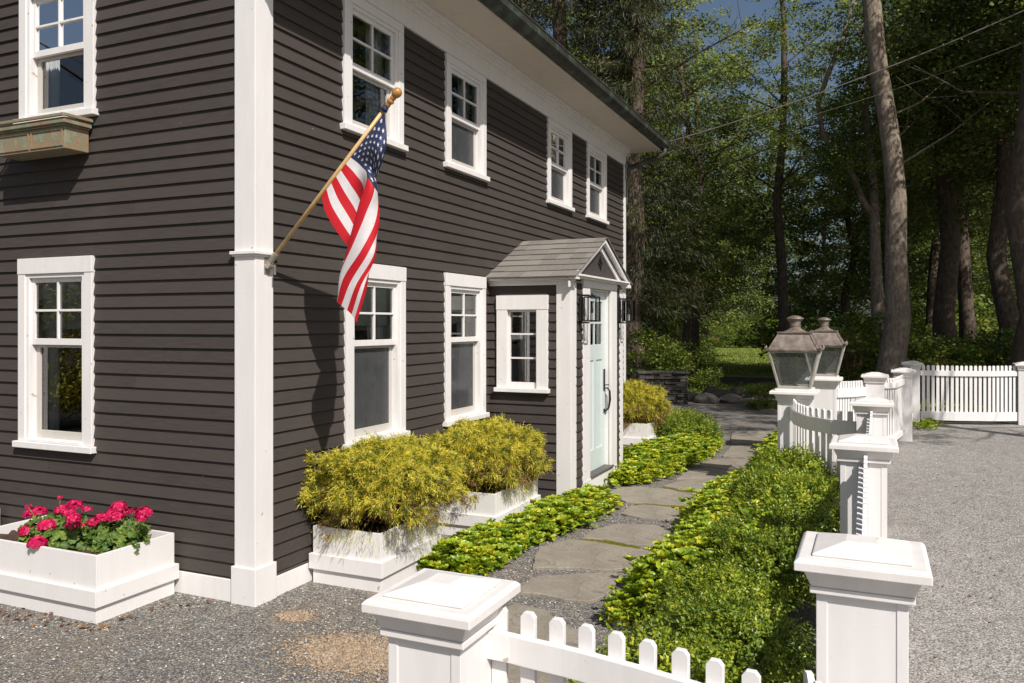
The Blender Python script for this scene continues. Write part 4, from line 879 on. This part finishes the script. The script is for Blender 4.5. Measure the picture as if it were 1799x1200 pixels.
# near panel bows out towards the viewer between the first two posts
C_ = np.array([-4.2716, -3.8088]); ca, sa = math.cos(R(YAW)), math.sin(R(YAW))
PT = lambda lat, dep: tuple(C_+np.array([ca, sa])*dep+np.array([sa, -ca])*lat)
panel(F1, [PT(-.10, 2.50), PT(0, 2.47), PT(.18, 2.38), PT(.36, 2.27), PT(.53, 2.17), PT(.70, 2.08), PT(.79, 2.07), PT(.85, 2.18), PT(.87, 2.42)], [1.04, 1.03, 1.025, 1.02, 1.01, .99, .95, .90, .88], 14, 1, .09)
panel(F1, [(-1.36, -3.775), (1.06-.1, -3.765)], [1.06, 1.03, 1.0, .99, .99, 1.01, 1.05, 1.09, 1.14], 28, -1)
panel(F1, [(1.2, -3.765), (3.85, -3.79)], [1.12, 1.04, 1.0, .98, .98, 1.0, 1.04, 1.12], 30, -1)
panel(F1, [(4.03, -3.67), (4.15, -3.42), (4.45, -3.20), (4.85, -3.06), (5.27, -2.99)], [1.07, 1.065, 1.06, 1.06, 1.07], 14, -1, rails=((-.23, -.09), (.12, .21)))
panel(F2, [(8.03, -3.32), (8.40, -3.52), (8.72, -3.70)], [1.09, 1.075, 1.075], 11, 1, rails=((-.23, -.10), (.12, .21)))
panel(F2, [(8.89, -3.84), (9.4, -4.09), (10.28, -4.24)], [1.09, 1.07, 1.08], 18, 1)
panel(F2, [(10.52, -4.27), (11.6, -4.38), (12.88, -4.46)], [1.09, 1.08, 1.09], 26, 1)
panel(F2, [(13.05, -4.62), (13.12, -5.2), (13.3, -5.8), (13.56, -6.28)], [1.115, 1.11, 1.11, 1.115], 21, 1, .17, .052, ((-.20, -.10), (.07, .235)))
# ================================================================ copper lanterns on the gate posts
def lantern(key, label, sc_=1.0):
    x, y, z, w_ = POSTS[key]; t = thing('post_lantern', label, 'lantern', (x, y, z+.022), group='big copper lanterns on the gate posts'); t.scale = (sc_,)*3
    mb = MB(); a0, a1 = .118, .190; z0, z1 = .018, .305; mb.box(-a0-.01, a0+.01, -a0-.01, a0+.01, 0, .017)
    def bar(p, q, r=.009): mb.tube([p, q], r, 6)
    cs = [(-1, -1), (1, -1), (1, 1), (-1, 1)]
    for sx, sy in cs: bar((sx*a0, sy*a0, z0-.01), (sx*a1, sy*a1, z1), .011)
    for i in range(4):
        (sx, sy), (tx, ty) = cs[i], cs[(i+1) % 4]; bar((sx*a0, sy*a0, z0), (tx*a0, ty*a0, z0), .007); bar((sx*a1, sy*a1, z1), (tx*a1, ty*a1, z1), .008)
    mb.build('frame', LFRAME, t)
    mb = MB(); mb.frus(0, 0, z1+.004, z1+.018, .205, .205, .208, .208); mb.frus(0, 0, z1+.0185, z1+.150, .192, .192, .120, .120); mb.frus(0, 0, z1+.1505, z1+.164, .132, .132, .134, .134)
    for sx, sy in cs: mb.tube([(sx*.205, sy*.205, z1+.01), (sx*.212, sy*.212, z1+.035), (sx*.206, sy*.206, z1+.055)], [.010, .013, .003], 6)
    for i in range(4): sx, sy = cs[i]; mb.tube([(sx*.193, sy*.193, z1+.02), (sx*.121, sy*.121, z1+.15)], .006, 6)
    rf = mb.build('roof', LANTERN, t, bevel=.002)
    mb = MB(); mb.lathe([(.095, z1+.165), (.062, z1+.18), (.045, z1+.195), (.042, z1+.212), (.046, z1+.214), (.046, z1+.222), (.043, z1+.224), (.047, z1+.25), (.064, z1+.268), (.070, z1+.272), (.066, z1+.280), (.045, z1+.292), (.025, z1+.298), (.002, z1+.30)], n=20); mb.build('chimney_cap', LANTERN, rf, False)
    mb = MB(); g = .004
    for i in range(4):
        (sx, sy), (tx, ty) = cs[i], cs[(i+1) % 4]; b0, b1 = a0-.005, a1-.005
        mb.add([(sx*b0, sy*b0, z0), (tx*b0, ty*b0, z0), (tx*b1, ty*b1, z1), (sx*b1, sy*b1, z1)], [(0, 1, 2, 3)])
    mb.build('pane', LDUST, t)
    mb = MB(); mb.lathe([(.03, .018), (.012, .03), (.012, .10), (.02, .11), (.018, .16), (.004, .175)], n=10); mb.build('burner', IRON, t, True)
lantern('D', 'nearer copper lantern with tapered glass on the gate post', 1.36); lantern('E', 'farther copper lantern, half hidden behind the nearer one', 1.36)
# ================================================================ overhead cables
def cable(p, q, sag, label, r=.012, n=24):
    p, q = Vector(p), Vector(q); pts = []
    for i in range(n+1):
        t = i/n; v = p.lerp(q, t); v.z -= sag*4*t*(1-t); pts.append(v)
    mb = MB(); mb.tube(pts, r, 6); o = mb.build('overhead_cable', CABLE, None, True); tag(o, label, 'cable', 'overhead service cables')
CABLE = simple('cable_jacket', (.13, .115, .10), .6)
def pixp(u, v, d): return (C_[0]+d*(ca+sa*(u-899.5)/1421), C_[1]+d*(sa-ca*(u-899.5)/1421), 1.9-(v-569)*d/1421)
cable((EXE-.1, -.5, 4.92), pixp(2150, -150, 11), .25, 'upper thicker overhead cable running from the eave to the upper right', .009)
cable((LEN+.05, -.03, 4.66), pixp(2150, -75, 11), .30, 'thinner lower overhead cable below the thick one', .003)
# ================================================================ trees
def clump_leaves(rg, C, per, rad, flat, L, Wd, droop=0.0):
    n = len(C)*per; c = np.repeat(C, per, 0); d = rg.normal(size=(n, 3)); d = unit(d)*(rg.random((n, 1))**.45)*np.array([rad, rad, rad*flat])
    P = c+d; D = unit(rg.normal(size=(n, 3))*np.array([1, 1, .45])+np.array([0, 0, -droop])); Nn = unit(rg.normal(size=(n, 3))*.6+np.array([-.3, -.3, .8]))
    return leaf_geo(P, D, L*rg.uniform(.7, 1.2, n), Wd*rg.uniform(.7, 1.2, n), Nn)
def decid_mesh(name, seed, Rr, H, nc, per, mat, leaf=.15, rad=.75):
    rg = np.random.default_rng(seed); d = rnd_dir(rg, nc); r = .35+.65*rg.random(nc)**.5
    C = d*r[:, None]*np.array([Rr, Rr, H/2]); C[:, 0] += .25*Rr*np.sin(C[:, 2]*.9+seed); return np_mesh(name, *clump_leaves(rg, C, per, rad, .45, leaf, leaf*.72), mat)
def conifer_mesh(name, seed, Rr, H, nb, mat, droop=1.0, nl=90, L=.22, Wd=.035, taper=.75, spread=.35):
    rg = np.random.default_rng(seed); parts = []
    for b in range(nb):
        t = rg.random(); z = H*t; Rb = Rr*(1-taper*t)*rg.uniform(.6, 1.1); a = rg.uniform(0, 6.28); s = rg.random(nl)**.7
        sag = -.25*Rb*s**1.6*droop+.12*Rb*s
        P = np.c_[np.cos(a)*Rb*s, np.sin(a)*Rb*s, z+sag]; w_ = spread*(.3+s)[:, None]; P = P+rg.normal(size=(nl, 3))*np.array([1, 1, .35])*w_*.6
        D = unit(np.c_[np.full(nl, np.cos(a)), np.full(nl, np.sin(a)), np.full(nl, -.9*droop)]+rg.normal(size=(nl, 3))*.6); parts.append((P, D))
    P = np.concatenate([p for p, _ in parts]); D = np.concatenate([d for _, d in parts]); n = len(P)
    return np_mesh(name, *leaf_geo(P, D, L*rg.uniform(.6, 1.3, n), Wd*rg.uniform(.7, 1.3, n), rnd_dir(rg, n)), mat)
CR = {'m1': decid_mesh('crown', 101, 3.6, 7.5, 140, 62, L_DECID, .12, .48), 'm2': decid_mesh('crown', 102, 3.2, 8.5, 130, 62, L_DECID, .12, .48),
      'o1': decid_mesh('crown', 103, 3.8, 9.0, 250, 85, L_DARK, .14, .68), 'o2': decid_mesh('crown', 104, 3.4, 7.0, 200, 85, L_DARK, .14, .68),
      'sp': conifer_mesh('crown', 105, 3.6, 13.5, 330, L_SPRUCE, .9, 170, .20, .028, .55), 'pi': conifer_mesh('crown', 106, 3.4, 9.0, 200, L_PINE, .1, 190, .17, .026, .5, .5),
      'gc': conifer_mesh('crown', 109, 2.6, 6.0, 150, L_CYP, .3, 120, .20, .05, .6, .5),  # golden colour stands in for sunlight on the evergreens reflected in the windows
      'u1': decid_mesh('crown', 107, 1.5, 2.2, 60, 90, UNDER, .11, .45), 'u2': decid_mesh('crown', 108, 1.2, 1.6, 45, 90, UNDER, .09, .4)}
def trunk_mesh(name, path, rads, limbs, mat, seed=0):
    mb = MB(); mb.tube(path, rads, 12); rg = random.Random(seed); P = [Vector(p) for p in path]
    for k in range(limbs):
        t = rg.uniform(.38, .97); i = int(t*(len(P)-1)); f = t*(len(P)-1)-i; b = P[i].lerp(P[min(i+1, len(P)-1)], f); r = (rads[i]*(1-f)+rads[min(i+1, len(P)-1)]*f)
        a = rg.uniform(0, 6.28); L = rg.uniform(1.2, 3.4); up = rg.uniform(.1, .9); e = b+Vector((math.cos(a)*L, math.sin(a)*L, up*L)); m = b.lerp(e, .5)+Vector((rg.uniform(-.2, .2), rg.uniform(-.2, .2), rg.uniform(-.25, .1)))
        rr = min(.035, r*.4); mb.tube([b, m, e], [rr, rr*.6, rr*.2], 6, cap=False)
        for q in range(2):
            s = m.lerp(e, rg.uniform(.1, .8)); g = s+Vector((rg.uniform(-1, 1), rg.uniform(-1, 1), rg.uniform(0, 1)))*.8; mb.tube([s, g], [rr*.3, .006], 5, cap=False)
    me_o = mb.build(name, mat, None, True); me = me_o.data; bpy.data.objects.remove(me_o); return me
def stdpath(seed, H, r, bend=.5):
    rg = random.Random(seed); n = 8; x = y = 0; P = []; Rr = []
    for i in range(n+1):
        t = i/n; P.append((x, y, H*t-.1)); Rr.append(r*(1-.75*t)*(1.35 if i == 0 else 1)); x += rg.uniform(-bend, bend)*.45; y += rg.uniform(-bend, bend)*.45
    return P, Rr
TR = [trunk_mesh('trunk', *stdpath(s, H, r, b), lm, BARK2, s) for s, H, r, b, lm in ((1, 13, .22, .5, 16), (2, 15, .28, .6, 18), (3, 12, .17, .9, 14), (4, 16, .20, .4, 20))]
def tree(name, label, x, y, crown, trunk, s=1.0, zc=6.5, rz=0, cs=None, group='trees of the wood behind the garden', off=(0, 0)):
    t = thing(name, label, 'tree', (x, y, 0), rz, group)
    obj('trunk', trunk, t, (0, 0, 0), 0, s)
    for i, (c, dx, dy, z, q) in enumerate(crown if isinstance(crown, list) else [(crown, off[0], off[1], zc, cs or s)]):
        obj('crown', CR[c], t, (dx, dy, z), rz*2.1+i*1.7, q)
    return t
def TP(u, d): p = pixp(u, 569, d); return p[0], p[1]
# main lichened trunk: traced sway, its own thickness
x, y = TP(1568, 19.0)
def sway(pts, d):  # (u, v, width px) at depth d -> path relative to base
    P = []; Rr = []
    for u, v, w_ in pts:
        q = pixp(u, v, d); P.append((q[0]-x, q[1]-y, q[2])); Rr.append(w_/2*d/1421)
    return P, Rr
pa, ra = sway([(1562, 720, 70), (1566, 640, 46), (1578, 560, 42), (1574, 450, 36), (1575, 350, 34), (1568, 270, 32), (1558, 200, 31), (1545, 130, 30), (1536, 60, 31), (1528, -40, 30), (1520, -200, 24), (1530, -420, 14)], 19.0)
pa[0] = (pa[0][0], pa[0][1], -.1)
T0 = trunk_mesh('trunk', pa, ra, 10, BARK1, 77)
tree('maple_tree', 'tall thick lichen spotted trunk swaying up behind the fence corner', x, y, [('m2', -.6, .6, 13.5, .75), ('m1', 1.5, -2, 13.5, .9)], T0)
# forked crooked tree left of it
x, y = TP(1540, 22.0); 
pa, ra = sway([(1545, 700, 30), (1543, 560, 22), (1538, 440, 18), (1536, 350, 15), (1530, 270, 13), (1520, 190, 13), (1530, 120, 10), (1545, 0, 8)], 22.0); mbp = (pa, ra)
T1 = MB(); T1.tube(pa, ra, 10); pa2, ra2 = sway([(1534, 380, 12), (1515, 350, 11), (1500, 310, 10), (1470, 270, 10), (1445, 235, 10), (1437, 180, 9), (1455, 130, 9), (1480, 70, 7), (1500, 0, 5)], 22.0); T1.tube(pa2, ra2, 8)
o = T1.build('trunk', BARK1, None, True); T1m = o.data; bpy.data.objects.remove(o)
tree('crooked_tree', 'slender crooked tree forking left of the thick lichen spotted trunk', x, y, [('m2', .5, 1.5, 9.5, .75), ('o2', -.5, -.5, 7.5, .6)], T1m)
# remaining trees: (pixel column, depth, crown set, trunk, scale, label)
LT = [
 (1118, 22.5, [('sp', 0, 0, 2.2, (.66, .66, 1.0))], 1, 1.2, 'spruce_tree', 'great dark drooping spruce rising behind the far house corner'),
 (1000, 24.0, [('sp', 0, 0, 4.0, (.9, .9, 1.1))], 1, 1.3, 'spruce_tree', 'dark spruce above the middle of the house eave'),
 (1195, 30.0, [('o1', 0, 0, 7.5, .9), ('o2', -1, 1.5, 4.4, .55)], 2, 1.0, 'oak_tree', 'shaded leafy tree just right of the dark spruce'),
 (1284, 74.0, [('o1', 0, 0, 8.0, 1.3)], 1, 1.5, 'oak_tree', 'bare based tree standing at the far end of the lawn'),
 (1222, 33.0, [('m1', 1.4, -2.6, 11.8, .9), ('m2', -.3, .8, 7.5, .6)], 2, 1.1, 'maple_tree', 'light green airy maple against the blue sky'),
 (1385, 27.0, [('m2', 0, .3, 10.4, .75), ('m1', 1, -.5, 7.0, .45)], 3, 1.0, 'maple_tree', 'straight slim trunk behind the near lantern with an airy crown'),
 (1450, 70.0, [('o1', 0, 0, 8.0, 1.9)], 0, 1.2, 'oak_tree', 'dark leafy tree behind the crooked fork'),
 (1490, 30.0, [('o2', 0, 0, 5.5, .9)], 2, 1.0, 'oak_tree', 'thin leafy tree between the lanterns and the thick trunk'),
 (1625, 28.0, [('o1', 0, 0, 7.0, .9), ('m1', .5, 0, 13, .9)], 2, 1.1, 'oak_tree', 'leaning thin tree right of the thick lichen spotted trunk'),
 (1670, 23.0, [('pi', 0, 0, 4.5, 1.0)], 1, 1.15, 'pine_tree', 'broad pine trunk behind the middle of the far fence panel'),
 (1706, 25.0, [('pi', 0, 0, 6.0, 1.0)], 3, 1.2, 'pine_tree', 'narrow straight pine trunk right of the broad one'),
 (1748, 21.0, [('o2', 0, -.5, 8.5, .9), ('pi', 0, 0, 8.0, .8)], 1, 1.0, 'pine_tree', 'reddish leaning trunk with broken side branches near the right edge'),
 (1790, 16.5, [('m1', .5, -2.5, 10.5, .8)], 1, 1.15, 'oak_tree', 'thick rough trunk cut by the right edge of the photo'),
 (1590, 76.0, [('o1', 0, 0, 8.0, 2.0)], 1, 1.3, 'oak_tree', 'deep wood tree seen past the thick trunk'),
 (1700, 57.0, [('o2', 0, 0, 7.0, 1.5), ('o1', 1, 1, 15, 1.5)], 0, 1.2, 'oak_tree', 'deep wood tree behind the pines'),
 (1810, 34.0, [('o1', 0, 0, 5.5, .9)], 1, 1.2, 'oak_tree', 'deep wood tree at the far right'),
 (1240, 46.0, [('o1', 0, 0, 7.0, 1.2)], 1, 1.3, 'oak_tree', 'deep wood tree left of the lawn'),
 (1150, 38.0, [('o2', 0, 0, 5.0, 1.0), ('o1', 0, 2, 11, 1.1)], 3, 1.2, 'oak_tree', 'deep wood tree showing past the far house corner'),
 (1040, 36.0, [('o1', 0, 0, 10, 1.3)], 1, 1.3, 'oak_tree', 'tree crown showing over the roof behind the spruces'),
 (900, 34.0, [('sp', 0, 0, 3.0, 1.3)], 1, 1.3, 'spruce_tree', 'dark spruce over the near part of the eave'),
 (1345, 78.0, [('o1', 0, 0, 7, 1.6)], 1, 1.6, 'oak_tree', 'tree on the wood edge behind the sunlit lawn'),
 (1190, 75.0, [('o1', 0, 0, 7, 1.7)], 1, 1.6, 'oak_tree', 'farthest tree left of the lawn end'),
 (1650, 74.0, [('o1', 0, 0, 7, 2.0), ('o2', 1, 1, 16, 1.8)], 1, 1.6, 'oak_tree', 'farthest tree behind the far fence corner'),
 (1760, 58.0, [('o1', 0, 0, 7, 1.6), ('o1', 1, 1, 16, 1.8)], 1, 1.6, 'oak_tree', 'farthest tree behind the right of the far fence panel'),
]
for i, (u, d, cr_, tk, s, nm, lb) in enumerate(LT):
    x, y = TP(u, d); tree(nm, lb, x, y, cr_, TR[tk], s, rz=i*.9)
# trees beyond the frame: they shade the wood and the gravel, and stand in the window reflections
for i, (x, y, cr_, tk, nm, lb) in enumerate([
 (8.2, -10.5, [('m1', -.8, 1.6, 9.5, .75), ('o2', 1.2, .5, 11, .7)], 0, 'maple_tree', 'maple outside the frame right of the driveway'),
 (14.5, -12.5, [('o1', 0, 0, 10.5, 1.0), ('m2', 1, 2, 7, .7)], 1, 'oak_tree', 'oak outside the frame beyond the driveway'),
 (17.5, -9.0, [('o1', 0, 0, 9.5, .95)], 1, 'oak_tree', 'oak outside the frame right of the far fence'),
 (-6.4, 9.5, [('gc', 0, 0, .1, .8)], 0, 'pine_tree', 'evergreen outside the frame left of the camera'),
 (-4.6, 12, [('gc', 0, 0, .1, .7)], 1, 'pine_tree', 'evergreen outside the frame far left of the camera')]):
    tree(nm, lb, x, y, cr_, TR[tk], 1.0, rz=i*1.1)
# undergrowth bushes
UG = [(1172, 24.5, .8, 'leafy bush behind the low stone wall'), (1205, 23.5, .7, 'big dark leafy bush left of the lawn'), (1150, 27, 1.0, 'bush above the low stone wall'), (1128, 23, .9, 'dark bush at the far house corner'),
 (1345, 18.2, .42, 'pale leaved low bush beside the near lantern'), (1500, 21, 1.1, 'leafy bush left of the thick trunk'), (1470, 25, 1.2, 'bush in the shade behind the far lantern'), (1620, 20.5, .8, 'sunlit bush right of the thick trunk'),
 (1650, 19, .75, 'sunlit low bush behind the left end of the far fence panel'), (1690, 20, .8, 'sunlit bush behind the middle of the far fence panel'), (1725, 22, 1.0, 'bush between the two right trunks'), (1770, 19.5, .9, 'sunlit bush beside the right edge trunk'),
 (1600, 27, 1.3, 'tall bush deep behind the thick trunk'), (1660, 30, 1.5, 'tall shaded bush behind the pines'), (1740, 30, 1.5, 'tall shaded bush near the right edge'), (1430, 32, 1.5, 'tall shaded bush right of the lawn'), (1520, 34, 1.6, 'tall shaded bush deep in the wood'),
 (1172, 40, 1.5, 'bush on the far left side of the lawn'), (1300, 66, 1.5, 'sunlit bush line at the lawn end'), (1345, 64, 1.4, 'reedy bush at the right lawn end'), (1255, 64, 1.3, 'bright bush at the left lawn end')]
for i, (u, d, s, lb) in enumerate(UG):
    x, y = TP(u, d); t = thing('bush', lb, 'bush', (x, y, 0), i*.8, 'bushes under the trees')
    obj('foliage', CR['u1' if i % 2 else 'u2'], t, (0, 0, (1.1 if i % 2 else .8)*s*.9), 0, s); obj('stems', SM, t, (0, 0, .8*s), 0, s*2.2)
# ================================================================ low stone wall and boulders
x0, y0 = TP(1120, 19.3); x1, y1 = TP(1206, 19.3); sw = thing('stone_wall', 'low dry stone wall with flat cap stones at the end of the gravel', 'stone wall', ((x0+x1)/2, (y0+y1)/2, 0), R(YAW-90))
L = math.hypot(x1-x0, y1-y0); rg = random.Random(9); mb = MB(); z = -.03
while z < .70:
    h = rg.uniform(.03, .10); x = -L/2
    while x < L/2-.02:
        wd = min(rg.uniform(.12, .32), L/2-x); j = rg.uniform(-.05, .05); mb.box(x+.004, x+wd-.004, -.2+j, .2+j, z+.003, z+h-.003); x += wd
    z += h
wl = mb.build('wall_stones', ROCK_SHADE, sw, bevel=.01)
mb = MB(); x = -L/2-.03
while x < L/2: wd = rg.uniform(.3, .45); mb.box(x+.005, min(x+wd, L/2+.03)-.005, -.24, .24, z+.002, z+.05); x += wd
mb.build('cap_stones', ROCK_SHADE, sw, bevel=.01)
def rock_mesh(seed):
    rg = np.random.default_rng(seed); bm = bmesh.new(); bmesh.ops.create_icosphere(bm, subdivisions=3, radius=1)
    a = rg.normal(size=(3, 3))*1.6; pl = unit(rg.normal(size=(9, 3)))
    for v in bm.verts:
        p = np.array(v.co); r = 1+.10*np.sin(a[0]@p*2)+.05*np.sin(a[1]@p*5); p = p*r
        for q in pl:
            e = p@q-.78
            if e > 0: p = p-q*e*.85
        v.co = p
    me = bpy.data.meshes.new('boulder'); bm.to_mesh(me); bm.free(); me.materials.append(ROCK_SHADE if seed != 2 else ROCK); return me
RM = [rock_mesh(s) for s in (1, 2, 3)]
for i, (u, v, d, s, lb) in enumerate([(1213, 690, 20, .32, 'rounded boulder against the right end of the low stone wall'), (1240, 690, 19.5, .36, 'boulder second from the low stone wall'), (1262, 684, 20, .45, 'largest pale boulder beside the driveway end'),
 (1252, 668, 21, .38, 'boulder sitting above the pale ones'), (1285, 690, 19.5, .33, 'brown boulder right of the largest pale one'), (1300, 675, 21, .42, 'flat brown boulder at the lawn corner'), (1318, 668, 22, .25, 'small boulder under the pale leaved bush')]):
    x, y = TP(u, d); o = obj('boulder', RM[i % 3], None, (x, y, s*.22), i*1.2, (s*.95, s*.7, s*.52)); tag(o, lb, 'boulder', 'boulders at the gravel edge')
# shade-side leaf cover on the floor of the wood and a grassy verge
rg = np.random.default_rng(77)
def floor_cover(name, poly, n, mat, L, label, h=.12):
    P = scatter(rg, poly, n); D = unit(rg.normal(size=(n, 3))*np.array([1, 1, .5])+np.array([0, 0, .6])); V, F = leaf_geo(np.c_[P, rg.random(n)*h-.02], D, L, L*.5, unit(rg.normal(size=(n, 3))*.5+np.array([0, 0, 1.])))
    o = obj(name, np_mesh(name, V, F, mat)); tag(o, label, 'ground cover', kind='stuff')
floor_cover('ivy', [(13.9, -4.9), (14.2, -7.5), (26, -13), (30, -6), (24, -2.2), (19, -3.2)], 26000, UNDER, .10, 'low leafy growth on the floor of the wood behind the fence', .25)
floor_cover('verge_weeds', [(16.3, 2.6), (17.5, .8), (18.0, -1.6), (21, -3), (21.5, 1), (20, 4)], 9000, UNDER, .07, 'weedy verge below the boulders and stone wall', .1)
floor_cover('lawn_grass', [(27, 3.3), (26.5, -1.5), (40, -3), (60, 1.5), (60, 8.5), (40, 5.0)], 40000, foliage('grass_blades', [(.1, (.15, .21, .03)), (.9, (.32, .36, .07))], .3), .09, 'mown lawn grass crossed by tree shadows', .03)
pachy([(12.6, -4.62), (12.2, -4.5), (11.9, -4.62), (12.1, -4.85), (12.8, -4.95), (13.1, -4.75)], 60, .14, 'small green weeds at the foot of the far fence corner', 41)

# drifted leaves and small weeds on the driveway
P = scatter(rg, [(-1, -4.05), (5, -4.02), (12.5, -4.9), (13, -6), (9, -6.5), (3, -6.0), (-1, -4.8)], 150); n = len(P)
V, F = leaf_geo(np.c_[P, np.full(n, .006)], rnd_dir(rg, n)*np.array([1, 1, .3]), .03*rg.uniform(.6, 1.6, n), .016, np.tile([0, 0, 1.], (n, 1)), True)
o = obj('dry_leaves', np_mesh('dry_leaves', V, F, bpy.data.materials['dry_leaf'])); tag(o, 'a few dry leaves blown across the light driveway', 'leaf litter', kind='stuff')
